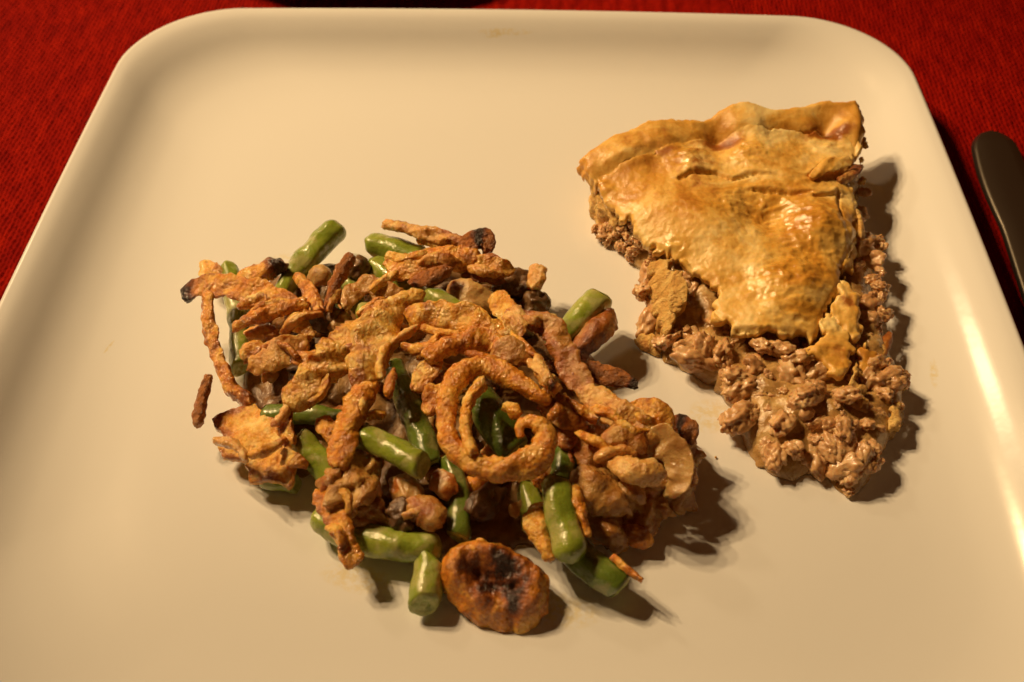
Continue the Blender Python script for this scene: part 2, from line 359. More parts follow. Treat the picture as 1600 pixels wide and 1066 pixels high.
def bean(pts, w, label, mat='bean', cut=(True, True), group='pieces of green bean in the casserole', ridge=0.05, taper=(1, 1), nr=28):
    SEED[0] += 1; off = SEED[0] * 5.13
    wp = spline([P(*p) for p in pts], 120)
    seg = np.linalg.norm(np.diff(wp, axis=0), axis=1); L = seg.sum(); n = int(max(16, L / 0.0008))
    cs = np.concatenate([[0], np.cumsum(seg)]); ti = np.linspace(0, L, n)
    C = np.array([np.interp(ti, cs, wp[:, k]) for k in range(3)]).T
    T = np.gradient(C, axis=0); T /= np.linalg.norm(T, axis=1)[:, None]
    root = empty('green_bean', (C[n // 2][0], C[n // 2][1], C[:, 2].min()))
    V = []
    r_mid = w * 0.94 / pxm(C[n // 2]) * 0.5
    rb_ = random.Random(SEED[0]); sl_ = [rb_.uniform(.25, .6), rb_.uniform(.25, .6)]; ph_ = [rb_.uniform(0, 6.28), rb_.uniform(0, 6.28)]
    def ring(i, k, shift=0.0, rr=None):
        en = 0 if i < n / 2 else 1; dist = min(i, n - 1 - i) * L / (n - 1); sw = max(0, 1 - dist / (r_mid * 1.6)) * (1 if cut[en] else 0)
        tt = T[i]; nn = np.array([0, 0, 1.0]) - tt * tt[2]; nn /= np.linalg.norm(nn); bb = np.cross(tt, nn)
        out = []
        for j in range(nr):
            th = 2 * math.pi * j / nr + off
            r = r_mid * k * (1 + ridge * math.cos(2 * th) + 0.03 * math.cos(5 * th)) * (1 + 0.13 * nz(C[i], 80, off))
            p = C[i] + (nn * math.sin(th) + bb * math.cos(th)) * r + tt * shift
            p = p + tt * sl_[en] * r * math.cos(th - ph_[en]) * sw
            p = p + nzv(p, 170, off) * 0.0007 + nzv(p, 500, off) * 0.0002
            out.append(p)
        return out
    for i in range(n):
        s = i / (n - 1); k = taper[0] * (1 - s) + taper[1] * s
        e = min(i, n - 1 - i) * L / (n - 1)
        end = 0 if s < 0.5 else 1
        lim = r_mid * (0.16 if cut[end] else 0.9)
        x = min(1, (e + 1e-6) / lim); f0 = 0.93 if cut[end] else 0.12
        k *= f0 + (1 - f0) * math.sqrt(max(0, 1 - (1 - x) ** 2))
        V += ring(i, k)
    Fc = []
    for i in range(n - 1):
        for j in range(nr):
            a = i * nr + j; b_ = i * nr + (j + 1) % nr
            Fc.append((a, b_, b_ + nr, a + nr))
    Fc.append(tuple(range(nr))[::-1]); Fc.append(tuple((n - 1) * nr + j for j in range(nr)))
    V = np.array(V); V[:, 2] = np.maximum(V[:, 2], Z0 + 0.0003)
    link('bean_pod', V, Fc, M[mat], parent=root)
    for end in (0, 1):
        if not cut[end]: continue
        i0 = 0 if end == 0 else n - 1; sg = -1 if end == 0 else 1
        rg = V[i0 * nr:(i0 + 1) * nr]; ce = rg.mean(axis=0)
        vs = []
        for q, (kk, sh) in enumerate(((0.985, 0.00015), (0.80, 0.0006), (0.55, 0.00035), (0.30, 0.0001), (0.02, 0.0005))):
            for p in rg: vs.append(ce + (p - ce) * kk + T[i0] * sg * (sh + 0.0003 * nz(p * kk, 500, off)))
        fc = []
        for q in range(4):
            for j in range(nr):
                a = q * nr + j; b_ = q * nr + (j + 1) % nr
                fc.append((a, b_, b_ + nr, a + nr) if sg > 0 else (a, a + nr, b_ + nr, b_))
        fc.append(tuple(4 * nr + j for j in range(nr)) if sg > 0 else tuple(4 * nr + j for j in range(nr))[::-1])
        link('cut_end', vs, fc, M['beancut'], parent=root)
    return tag(root, label, 'green bean', group)

# height-field sheets ------------------------------------------------
def rbf(ctrl, smooth=1e-6):
    pts = np.array([P(*c) for c in ctrl]); X = pts[:, :2]; Zv = pts[:, 2]
    n = len(X); D = np.linalg.norm(X[:, None] - X[None], axis=2) * 100
    K = np.where(D > 0, D ** 2 * np.log(D + 1e-9), 0) + np.eye(n) * smooth * 1000
    Q = np.hstack([np.ones((n, 1)), X * 100]); Am = np.block([[K, Q], [Q.T, np.zeros((3, 3))]])
    sol = np.linalg.solve(Am, np.concatenate([Zv, np.zeros(3)]))
    def f(x, y):
        Y = np.stack([x, y], axis=-1).reshape(-1, 2)
        D = np.linalg.norm(Y[:, None] - X[None], axis=2) * 100
        K = np.where(D > 0, D ** 2 * np.log(D + 1e-9), 0)
        return (K @ sol[:n] + sol[n] + Y @ sol[n + 1:] * 100).reshape(x.shape)
    return f
def inside(x, y, poly):
    r = np.zeros(x.shape, bool); n = len(poly)
    for i in range(n):
        x1, y1 = poly[i]; x2, y2 = poly[(i + 1) % n]
        c = ((y1 > y) != (y2 > y)) & (x < (x2 - x1) * (y - y1) / (y2 - y1 + 1e-15) + x1)
        r ^= c
    return r
def dpoly(x, y, poly, closed=True):
    dm = np.full(x.shape, 9.0); n = len(poly)
    for i in range(n if closed else n - 1):
        a = np.array(poly[i]); b_ = np.array(poly[(i + 1) % n]); ab = b_ - a; l2 = ab @ ab + 1e-15
        tt = np.clip(((x - a[0]) * ab[0] + (y - a[1]) * ab[1]) / l2, 0, 1)
        dm = np.minimum(dm, np.hypot(x - a[0] - tt * ab[0], y - a[1] - tt * ab[1]))
    return dm
def fbm(x, y, f, off=0.0, oct=3, gain=0.5):
    o = np.zeros(x.shape); it = np.nditer([x, y, o], op_flags=[['readonly'], ['readonly'], ['readwrite']])
    for a, b_, r in it:
        s = 0; g = 1; ff = f
        for k in range(oct):
            s += g * noise.noise(Vector((float(a) * ff + off, float(b_) * ff - off, off * 0.3 + k))); g *= gain; ff *= 2.1
        r[...] = s
    return o
def sheet(name, outline, top, mat, step=0.0006, thick=0.002, bottom=None, rag=0.0009, ragf=300, parent=None, brown=None, rough=0.00025, roughf=500,
          edge=0.0015, edgedrop=0.0008, off=0.0, origin=None, skirt=0.0, glaze=None, edgeline=None):
    """solid sheet between top(x,y) and a bottom, bounded by a ragged outline (world xy)"""
    pl = np.array(outline); lo = pl.min(axis=0) - 0.003; hi = pl.max(axis=0) + 0.003
    nx = int((hi[0] - lo[0]) / step) + 1; ny = int((hi[1] - lo[1]) / step) + 1
    gx, gy = np.meshgrid(lo[0] + np.arange(nx + 1) * step, lo[1] + np.arange(ny + 1) * step, indexing='ij')
    cx = (gx[:-1, :-1] + step / 2); cy = (gy[:-1, :-1] + step / 2)
    near = dpoly(cx, cy, outline) < rag * 2.5
    jx = np.zeros(cx.shape); jy = np.zeros(cx.shape)
    jx[near] = fbm(cx[near], cy[near], ragf, off + 1, 3, 0.6) * rag * 1.6; jy[near] = fbm(cx[near], cy[near], ragf, off + 9, 3, 0.6) * rag * 1.6
    ins = inside(cx + jx, cy + jy, outline)
    use = np.zeros(gx.shape, bool)
    use[:-1, :-1] |= ins; use[1:, :-1] |= ins; use[:-1, 1:] |= ins; use[1:, 1:] |= ins
    idx = -np.ones(gx.shape, int); idx[use] = np.arange(use.sum())
    x = gx[use].copy(); y = gy[use].copy(); nv = len(x)
    i00, i10, i11, i01 = idx[:-1, :-1][ins], idx[1:, :-1][ins], idx[1:, 1:][ins], idx[:-1, 1:][ins]
    quads = np.stack([i00, i10, i11, i01], axis=1)
    E = np.concatenate([quads[:, [0, 1]], quads[:, [1, 2]], quads[:, [2, 3]], quads[:, [3, 0]]])
    key = E[:, 0].astype(np.int64) * nv + E[:, 1]; rkey = E[:, 1].astype(np.int64) * nv + E[:, 0]
    bd = E[~np.isin(key, rkey)]
    nb = {}
    for a, b_ in bd:
        nb.setdefault(a, []).append(b_); nb.setdefault(b_, []).append(a)
    bk = np.array(list(nb.keys()))
    for _ in range(3):
        ax = np.array([np.mean([x[q] for q in nb[k]]) for k in bk]); ay = np.array([np.mean([y[q] for q in nb[k]]) for k in bk])
        x[bk] = x[bk] * 0.4 + ax * 0.6; y[bk] = y[bk] * 0.4 + ay * 0.6
    de = dpoly(x, y, outline)
    isb = np.zeros(nv, bool); isb[bk] = True
    ed = np.clip(1 - de / edge, 0, 1) ** 2; ed[isb] = 1
    if edgeline is not None: ed = ed * (dpoly(x, y, edgeline, False) < edge * 2)
    zt = top(x, y) + rough * fbm(x, y, roughf, off + 30, 3, 0.55) - ed * edgedrop
    zb = (zt - thick) if bottom is None else np.minimum(bottom(x, y), zt - 0.0004)
    zb = np.maximum(zb, Z0 + 0.0002); zt = np.maximum(zt, zb + 0.0003)
    if skirt:
        q_ = np.clip(np.where(inside(x, y, outline), de, 0) / skirt, 0, 1)
        zt = Z0 + 0.0004 + (zt - Z0) * np.sqrt(1 - (1 - q_) ** 2)
    br = np.zeros(nv) if brown is None else np.clip(brown(x, y, de) + 0.18 * fbm(x, y, 260, off + 50, 2), 0, 1)
    levels = max(1, int(np.median((zt - zb)[bk]) / 0.0009)) if len(bk) else 1
    V = [np.stack([x, y, zt], axis=1), np.stack([x, y, zb], axis=1)]
    Fc = [quads, quads[:, ::-1] + nv]
    # side wall with rough levels
    bmap = {k: i for i, k in enumerate(bk)}; m_ = len(bk); base_i = 2 * nv
    cxm, cym = x.mean(), y.mean(); BRs = [br, br * 0.5]
    for l in range(1, levels):
        f = l / levels
        vx = x[bk]; vy = y[bk]; vz = zt[bk] * (1 - f) + zb[bk] * f
        dn = np.array([noise.noise(Vector((a * 420 + off, b_ * 420, c * 520))) for a, b_, c in zip(vx, vy, vz)]) * 0.0011
        nx_ = vx - cxm; ny_ = vy - cym; nl = np.hypot(nx_, ny_) + 1e-9
        V.append(np.stack([vx + nx_ / nl * dn, vy + ny_ / nl * dn, vz], axis=1)); BRs.append(br[bk] * 0.4)
    rows = [bk] + [base_i + (l - 1) * m_ + np.arange(m_) for l in range(1, levels)] + [bk + nv]
    side = []
    for a, b_ in bd:
        ia, ib = bmap[a], bmap[b_]
        for l in range(levels): side.append((rows[l][ib], rows[l][ia], rows[l + 1][ia], rows[l + 1][ib]))
    faces = [tuple(int(v_) for v_ in q) for q in np.concatenate(Fc)] + [tuple(int(v_) for v_ in q) for q in side]
    return link(name, np.concatenate(V), faces, mat, parent=parent, brown=np.concatenate(BRs), origin=origin,
                glaze=None if glaze is None else np.concatenate([glaze(vv_[:, 0], vv_[:, 1]) for vv_ in V]))
def xy(pts): return [tuple(P(*p)[:2]) for p in pts]

# ------------------------------------------------------------------ the tablecloth
def axis(parts):
    out = [parts[0][0]]
    for a, b_, s in parts:
        n = max(1, int(round((b_ - a) / s))); out += list(a + (b_ - a) * (np.arange(n) + 1) / n)
    return np.array(out)
xs = axis([(-1.2, -.29, .09), (-.29, -.085, .00036), (-.085, .085, .0012), (.085, .29, .00036), (.29, 1.2, .09)])
ys = axis([(-1.2, -.06, .08), (-.06, .21, .00055), (.21, .27, .002), (.27, 1.4, .1)])
GX, GY = np.meshgrid(xs, ys, indexing='ij')
pw, pl_ = 0.00150, 0.0026
wob = 0.00012 * np.sin(GY * 190 + 3 * np.sin(GX * 60)) + 0.0002 * np.sin(GY * 530 + GX * 900)
tx = (GX + wob) / pw; k = np.floor(tx); fx = tx - k
rs = np.sin(k * 12.9898) * 43758.5; rs = rs - np.floor(rs)
ty = GY / pl_ + 0.5 * (k % 2) + 0.18 * rs
ky = np.floor(ty); fy = ty - ky
rb = np.sin(k * 78.2 + ky * 37.7) * 23421.6; rb = rb - np.floor(rb)
bead = np.sqrt(np.clip(1 - (2 * fx - 1) ** 2, 0, 1)) * (0.35 + 0.65 * np.sqrt(np.clip(np.sin(math.pi * fy), 0, 1)))
H = bead * (0.0008 + 0.0003 * rb) - 0.0008
H += 0.0009 * np.sin(GX * 21 + 1.0) * np.sin(GY * 17) * 0.4
fine = (np.abs(GX) < .3) & (GY > -.07) & (GY < .28); H = np.where(fine, H, 0.0)
nx, ny = GX.shape
vv = np.stack([GX.ravel(), GY.ravel(), H.ravel() - 0.0003], axis=1).astype(np.float32)
ii = np.arange(nx * ny).reshape(nx, ny)
ff = np.stack([ii[:-1, :-1].ravel(), ii[1:, :-1].ravel(), ii[1:, 1:].ravel(), ii[:-1, 1:].ravel()], axis=1).astype(np.int32)
me = bpy.data.meshes.new('tablecloth'); me.vertices.add(len(vv)); me.vertices.foreach_set('co', vv.ravel())
me.loops.add(ff.size); me.loops.foreach_set('vertex_index', ff.ravel())
me.polygons.add(len(ff)); me.polygons.foreach_set('loop_start', np.arange(0, ff.size, 4, dtype=np.int32))
me.polygons.foreach_set('use_smooth', np.ones(len(ff), bool)); me.update(calc_edges=True)
me.materials.append(M['cloth']); o = bpy.data.objects.new('tablecloth', me); COL.objects.link(o)
tag(o, 'red woven tablecloth under the plate and the knife', kind='structure')

# ------------------------------------------------------------------ the plate
def contour(inset, n=320):
    a = A - inset; rc = min(a * 0.98, 0.036 - inset * 0.06); s = a - rc
    q = []
    per = [8 * s, 2 * math.pi * rc]
    # fixed share of vertices: half on corners, half on sides
    nc = n // 8; ns = n // 4 - nc
    for k in range(4):
        a0 = math.pi / 2 * k
        cx, cy = [(s, s), (-s, s), (-s, -s), (s, -s)][k]
        for j in range(nc):
            an = a0 + math.pi / 2 * j / nc; q.append((cx + rc * math.cos(an), cy + rc * math.sin(an)))
        ex = (cx + rc * math.cos(a0 + math.pi / 2), cy + rc * math.sin(a0 + math.pi / 2))
        cx2, cy2 = [(s, s), (-s, s), (-s, -s), (s, -s)][(k + 1) % 4]
        fx_ = (cx2 + rc * math.cos(a0 + math.pi / 2), cy2 + rc * math.sin(a0 + math.pi / 2))
        for j in range(ns):
            f = j / ns; q.append((ex[0] + (fx_[0] - ex[0]) * f, ex[1] + (fx_[1] - ex[1]) * f))
    out = []
    for x_, y_ in q:
        bx = 0.014 * (1 - min(1, (y_ / max(a, 1e-6)) ** 2)); by = 0.022 * (1 - min(1, (x_ / max(a, 1e-6)) ** 2))
        out.append((x_ * (1 + bx), y_ * (1 + by)))
    return np.array(out)
U = np.array([0, .2, .45, .9, 1.5, 2.3, 3.2, 4.1, 20]) * .01
SL = np.tan(np.radians([6, 18, 35, 43, 28, 11.5, 3.5, 0, 0]))
ug = np.linspace(0, .05, 60); sl = np.interp(ug, U, SL)
hg = RIMH - np.concatenate([[0], np.cumsum((sl[1:] + sl[:-1]) / 2 * np.diff(ug))]); hg -= hg[-1]
RH = hg[0]; hg *= RIMH / RH
prof = []
for r_ in (0.134, 0.12, 0.10, 0.085, 0.07): prof.append((r_, Z0))
for uu, hh in list(zip(ug, hg))[::-1][:-1]: prof.append((uu + 0.0012, Z0 + hh))
top_z = Z0 + RIMH
for an in np.linspace(90, -90, 11)[0:]:
    prof.append((0.0016 - 0.0016 * math.cos(math.radians(an)), top_z - 0.0017 + 0.0017 * math.sin(math.radians(an))))
for uu, hh in zip(ug[4::4], hg[4::4]): prof.append((uu + 0.002, max(Z0 + hh - 0.0040, 0.0020)))
prof += [(0.056, 0.0018), (0.058, 0.0006), (0.061, 0.0006), (0.063, 0.0018), (0.10, 0.0018), (0.134, 0.0018)]
V = []; n_ = 320
for ins_, z_ in prof:
    for x_, y_ in contour(ins_, n_): V.append((x_, y_, z_))
Fc = []
for i in range(len(prof) - 1):
    for j in range(n_):
        a = i * n_ + j; b_ = i * n_ + (j + 1) % n_
        Fc.append((a, a + n_, b_ + n_, b_))
Fc.append(tuple(range(n_))); Fc.append(tuple((len(prof) - 1) * n_ + j for j in range(n_))[::-1])
o = link('dinner_plate', V, Fc, M['plate'], origin=np.array([0, 0, 0.0]))
tag(o, 'large white square coupe plate with rounded corners on the red cloth', 'plate')

# ------------------------------------------------------------------ the knife
tip = P(1548, 204, 0, 0.003); q = P(1652, 510, 0, 0.003); dr = q - tip; dr[2] = 0; dr /= np.linalg.norm(dr); sd = np.array([dr[1], -dr[0], 0]);
if sd[0] > 0: sd = -sd       # towards the plate: the cutting edge
kroot = empty('table_knife', (tip[0] + dr[0] * .1, tip[1] + dr[1] * .1, 0.0005))
def kmesh(name, secs, mat):
    """secs: (distance, left, right, spine thickness, z)"""
    V = []; nr = 10
    for (s_, l_, r_, th, z_) in secs:
        c = tip + dr * s_
        for (a_, zz) in ((l_, 0), (l_ * .75, .32), (l_ * .2, .48), (-r_ * .5, .5), (-r_ * .92, .42), (-r_, 0), (-r_ * .92, -.42), (-r_ * .5, -.5), (l_ * .2, -.48), (l_ * .75, -.32)):
            p = c + sd * a_; p[2] = z_ + th * zz + 0.001 * (a_ / 0.009) * -0.6
            V.append(p)
    Fc = []
    for i in range(len(secs) - 1):
        for j in range(nr):
            a = i * nr + j; b_ = i * nr + (j + 1) % nr; Fc.append((a, b_, b_ + nr, a + nr))
    Fc.append(tuple(range(nr))[::-1]); Fc.append(tuple((len(secs) - 1) * nr + j for j in range(nr)))
    return link(name, V, Fc, mat, parent=kroot)
secs = []
for s_ in np.concatenate([np.linspace(0, .012, 14), np.linspace(.015, .112, 24)]):
    rr = math.sqrt(max(0, 1 - (1 - min(1, s_ / .011)) ** 2)) if s_ < .011 else 1
    l_ = (0.0072 + 0.0018 * math.sin(min(1, s_ / .05) * math.pi)) * max(rr, .03); r_ = (.0068 + 0.002 * min(1, s_ / .05)) * max(rr, .03)
    secs.append((s_, l_, r_, 0.0018 * max(.25, min(1, s_ / .006)), 0.0028))
kmesh('blade', secs, M['steel'])
secs = [(.1118, .003, .004, .004, .004), (.116, .0045, .0055, .006, .0045), (.14, .005, .006, .0065, .0045), (.19, .0065, .0075, .0075, .005), (.212, .0075, .008, .0075, .005), (.219, .005, .006, .005, .005), (.221, .001, .001, .001, .005)]
kmesh('handle', secs, M['steel'])
tag(kroot, 'steel table knife with a rounded blade tip on the cloth right of the plate', 'knife')

# ------------------------------------------------------------------ dark stand-in dish added for an unclear dark shape beyond the plate
m, t, b = nt('dark_red_stand_in'); b.inputs['Base Color'].default_value = (0.035, 0.006, 0.004, 1); b.inputs['Roughness'].default_value = 0.45
ed = P(540, 4, 0, 0.004); dc = np.array([ed[0], ed[1] + 0.088, 0.0]); V = []; rows_ = [(.001, .004), (.05, .004), (.07, .006), (.084, .013), (.0875, .0145), (.088, .0138), (.0865, .012), (.074, .004), (.055, .001), (.052, .0), (.048, .001), (.001, .0015)]
for r_, z_ in rows_:
    for j in range(96): V.append((dc[0] + r_ * math.cos(j / 96 * 6.28319), dc[1] + r_ * math.sin(j / 96 * 6.28319), z_))
Fc = [(i * 96 + j, i * 96 + 96 + j, i * 96 + 96 + (j + 1) % 96, i * 96 + (j + 1) % 96) for i in range(len(rows_) - 1) for j in range(96)] + [tuple(range(96)), tuple(len(rows_) * 96 - 1 - j for j in range(96))]
o = link('stand_in_dish', V, Fc, m); tag(o, 'dark round stand-in dish added just beyond the far edge of the white plate', 'dish')

# ------------------------------------------------------------------ the slice of pie
ZS[0] = 0.66
proot = empty('pie_slice', tuple(P(1190, 420, 0)))
tag(proot, 'wedge of meat pie with a glossy golden crust, filling spilling from its tip', 'pie')
# one height field for the crust surface
crust_ctrl = [
 (905, 250, 2.5), (925, 232, 2.75), (958, 214, 3.0), (1000, 197, 3.25), (1045, 190, 3.3), (1090, 194, 3.15), (1130, 176, 3.4), (1168, 161, 3.6), (1205, 170, 3.35), (1245, 168, 3.3), (1290, 158, 3.5), (1342, 155, 3.5),
 (925, 262, 2.65), (965, 243, 3.05), (1005, 228, 3.15), (1050, 222, 3.15), (1100, 217, 2.95), (1150, 197, 3.35), (1185, 196, 3.45), (1225, 200, 3.15), (1275, 190, 3.35), (1320, 190, 3.45), (1343, 185, 3.4),
 (938, 276, 2.35), (985, 262, 2.72), (1030, 252, 2.78), (1070, 238, 2.55), (1120, 236, 2.1), (1165, 222, 2.75), (1200, 219, 2.85), (1250, 220, 2.7), (1285, 222, 2.05), (1325, 225, 2.7),
 (960, 300, 2.2), (1000, 290, 2.55), (1040, 272, 2.75), (1078, 254, 2.95), (1120, 262, 2.7), (1168, 242, 3.05), (1205, 250, 2.95), (1250, 252, 2.85), (1300, 250, 2.85), (1335, 255, 2.7),
 (1000, 330, 2.35), (1050, 315, 2.75), (1100, 300, 2.85), (1150, 295, 2.75), (1200, 290, 2.85), (1250, 290, 2.8), (1300, 300, 2.7), (1335, 320, 2.4),
 (1010, 375, 1.95), (1055, 370, 2.45), (1100, 350, 2.8), (1150, 340, 2.55), (1200, 335, 2.75), (1250, 340, 2.9), (1300, 345, 2.7), (1330, 365, 2.3),
 (1085, 405, 2.2), (1120, 400, 2.5), (1160, 395, 2.55), (1210, 385, 2.7), (1260, 385, 2.75), (1310, 400, 2.35),
 (1118, 450, 2.1), (1160, 450, 2.35), (1210, 440, 2.6), (1255, 435, 2.6), (1300, 440, 2.2),
 (1135, 490, 1.95), (1180, 500, 2.1), (1225, 490, 2.25), (1270, 490, 2.05), (1275, 520, 1.85), (1175, 518, 1.95)]
fcrust0 = rbf(crust_ctrl, 2e-4)
cracks = [[(1178, 299), (1209, 302), (1240, 307), (1264, 306)], [(1062, 283), (1078, 277), (1118, 275), (1143, 284), (1170, 279), (1195, 281)], [(1273, 313), (1290, 308), (1308, 303)],
          [(1120, 478), (1150, 492), (1200, 497), (1218, 505)], [(1311, 300), (1309, 320), (1313, 340)], [(1262, 282), (1285, 262), (1305, 252)]]
crk = [[tuple(P(a, b_, 2.7)[:2]) for a, b_ in c] for c in cracks]
blist = [(P(a, b_, 2.7)[:2], r) for a, b_, r in ((1215, 335, .012), (1260, 390, .010), (1225, 425, .010), (1305, 365, .007), (1235, 465, .007), (1168, 250, .006), (1082, 256, .006), (1150, 320, .007), (940, 285, .004), (1165, 175, .004), (1060, 198, .004), (1290, 225, .005), (1050, 385, .005))]
bulges = [(P(a, b_, 2.7)[:2], r, h) for a, b_, r, h in ((1085, 250, .007, .0016), (1172, 240, .008, .0018), (1280, 345, .009, .0020), (1212, 335, .008, -.0022), (1030, 330, .010, .0012), (1120, 330, .009, .0010), (1250, 440, .008, .0014), (1160, 430, .008, -.0012), (1260, 395, .005, -.0012), (1230, 268, .010, .0010))]
def gl(x, y):
    g = np.zeros(x.shape)
    for s_, r in blist: g = np.maximum(g, np.exp(-((x - s_[0]) ** 2 + (y - s_[1]) ** 2) / r ** 2))
    return np.clip(0.22 + g, 0, 1)
def fcrust(x, y):
    z = fcrust0(x, y)
    z = z + 0.0007 * fbm(x, y, 70, 4.0, 3, 0.5)
    # blistered, crinkled glaze
    bl = np.clip(gl(x, y) * 1.3 - 0.3, 0, 1)
    rn = 1 - np.abs(fbm(x * 1.0 + y * 0.5, y * 1.6 - x * 0.3, 170, 2.0, 3)) * 2.0
    z = z + 0.00055 * bl * rn + 0.0012 * np.clip(gl(x, y) - 0.25, 0, 1) * fbm(x, y, 85, 17, 2)
    for s_, r, h in bulges: z = z + 1.5 * h * np.exp(-((x - s_[0]) ** 2 + (y - s_[1]) ** 2) / r ** 2)
    for c in crk:
        dd = dpoly(x, y, c, False); cy_ = np.interp(x, *zip(*sorted(c)))
        dd = dd + 0.0004 * fbm(x, y, 220, 3, 2)
        z = z - 0.0011 * np.exp(-(dd / 0.00050) ** 2) + 0.0006 * np.exp(-(dd / 0.0022) ** 2) * np.where(y > cy_, 1, -0.3)
    return z
top_out = [(924, 268, 2.5), (930, 285, 2.3), (945, 305, 2.3), (960, 322, 2.2), (975, 342, 2.15), (992, 362, 2.0), (1006, 386, 1.9), (1030, 389, 2.1), (1056, 399, 2.2), (1072, 404, 2.1), (1086, 421, 2.1), (1114, 436, 2.1),
           (1118, 455, 2.05), (1112, 478, 1.95), (1126, 494, 1.95), (1142, 504, 1.9), (1160, 516, 1.95), (1185, 520, 1.95), (1216, 514, 2.1), (1248, 520, 1.9), (1274, 528, 1.85), (1284, 500, 2.0), (1300, 466, 2.15), (1316, 440, 2.2),
           (1312, 418, 2.3), (1322, 400, 2.3), (1336, 366, 2.3), (1328, 352, 2.35), (1341, 325, 2.4), (1332, 300, 2.5), (1318, 283, 2.6), (1316, 268, 2.7), (1338, 250, 2.7), (1336, 235, 2.7), (1330, 222, 2.65), (1300, 216, 2.4),
           (1250, 212, 2.6), (1200, 212, 2.6), (1160, 214, 2.6), (1120, 226, 2.3), (1075, 232, 2.4), (1030, 243, 2.5), (985, 254, 2.6), (950, 266, 2.6)]
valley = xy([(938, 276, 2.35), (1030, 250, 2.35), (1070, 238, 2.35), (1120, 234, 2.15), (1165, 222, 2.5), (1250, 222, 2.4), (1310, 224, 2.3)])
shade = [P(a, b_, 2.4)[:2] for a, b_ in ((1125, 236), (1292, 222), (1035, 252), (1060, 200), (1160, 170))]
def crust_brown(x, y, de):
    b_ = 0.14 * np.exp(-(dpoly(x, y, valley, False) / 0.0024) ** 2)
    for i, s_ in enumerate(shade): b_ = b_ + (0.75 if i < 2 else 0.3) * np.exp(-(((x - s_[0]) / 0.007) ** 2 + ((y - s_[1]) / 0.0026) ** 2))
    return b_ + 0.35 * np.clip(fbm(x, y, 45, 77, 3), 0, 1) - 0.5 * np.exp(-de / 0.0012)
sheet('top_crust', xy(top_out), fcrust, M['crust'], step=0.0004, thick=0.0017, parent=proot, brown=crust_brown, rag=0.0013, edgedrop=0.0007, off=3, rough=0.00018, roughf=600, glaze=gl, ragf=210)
rim_out = [(903, 251, 2.45), (918, 238, 2.6), (938, 224, 2.8), (957, 211, 2.95), (985, 203, 3.1), (1008, 190, 3.25), (1045, 187, 3.25), (1075, 193, 3.1), (1092, 190, 3.1), (1115, 179, 3.3), (1140, 164, 3.5), (1168, 157, 3.6), (1190, 165, 3.4), (1210, 170, 3.3),
           (1240, 166, 3.3), (1270, 160, 3.4), (1290, 155, 3.5), (1320, 156, 3.5), (1340, 152, 3.5), (1345, 170, 3.4), (1350, 195, 3.2), (1347, 215, 3.0), (1340, 236, 2.75), (1325, 232, 2.6),
           (1285, 224, 2.2), (1240, 222, 2.4), (1200, 222, 2.4), (1165, 226, 2.4), (1120, 238, 2.15), (1070, 240, 2.35), (1030, 252, 2.35), (985, 264, 2.4), (945, 278, 2.35), (930, 288, 2.25), (918, 270, 2.4)]
valley_lo = xy([(930, 288, 2.25), (945, 278, 2.35), (985, 264, 2.4), (1030, 252, 2.35), (1070, 240, 2.35), (1120, 238, 2.15), (1165, 226, 2.4), (1200, 222, 2.4), (1240, 222, 2.4), (1285, 224, 2.2), (1325, 232, 2.6)])
def frim(x, y): return fcrust(x, y) + 0.0012 * np.clip((dpoly(x, y, valley_lo, False) - 0.0012) / 0.004, -0.4, 0.5)
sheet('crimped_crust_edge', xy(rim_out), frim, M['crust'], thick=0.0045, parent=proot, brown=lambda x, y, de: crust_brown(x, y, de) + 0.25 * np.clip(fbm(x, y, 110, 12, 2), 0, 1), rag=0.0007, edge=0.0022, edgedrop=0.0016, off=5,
      rough=0.00022, roughf=420, glaze=gl, edgeline=xy(rim_out)[:25])
# pastry wall under the rim (the baked side of the pie shell)
def band(pts_lo, pts_hi, k, dz=0): pass
wall_out = xy([(922, 272, 2.2), (962, 246, 2.4), (1040, 228, 2.6), (1160, 205, 2.8), (1250, 205, 2.8), (1330, 196, 2.9), (1336, 225, 2.7), (1330, 270, 2.3), (1300, 275, 1.9), (1000, 320, 1.8), (962, 335, 1.9), (946, 312, 2.0), (932, 290, 2.1)])
sheet('pastry_shell', wall_out, lambda x, y: fcrust0(x, y) - 0.0036, M['crumb'], step=0.0009, bottom=lambda x, y: np.full(x.shape, Z0), parent=proot, rag=0.0012, ragf=240, off=8, rough=0.0006)
# filling body
fill_ctrl = [(950, 372, 0.1), (985, 405, 0.3), (1010, 440, .6), (1010, 520, .6), (1060, 545, .8), (1110, 560, .9), (1150, 600, .9), (1165, 650, .7), (1195, 710, .5), (1235, 720, .5), (1290, 700, .7), (1320, 745, .5), (1350, 715, .7), (1380, 660, .9), (1410, 610, 1.0), (1400, 560, 1.2), (1375, 500, 1.4),
             (1370, 430, 1.3), (1350, 370, 1.5), (1060, 440, 1.3), (1090, 500, 1.0), (1170, 530, .9), (1230, 545, .8), (1290, 540, .8), (1340, 540, 1.2), (1200, 620, 1.2), (1260, 610, 1.5), (1310, 610, 1.0), (1250, 670, 1.1), (1320, 670, 1.4),
             (1150, 420, 1.75), (1250, 400, 1.9), (1100, 350, 1.9), (1200, 300, 2.1), (1000, 330, 1.6), (1300, 330, 1.9), (1330, 280, 1.8), (1050, 280, 1.9), (1200, 240, 2.0), (970, 310, 1.6)]
ffill = rbf(fill_ctrl, 1e-3)
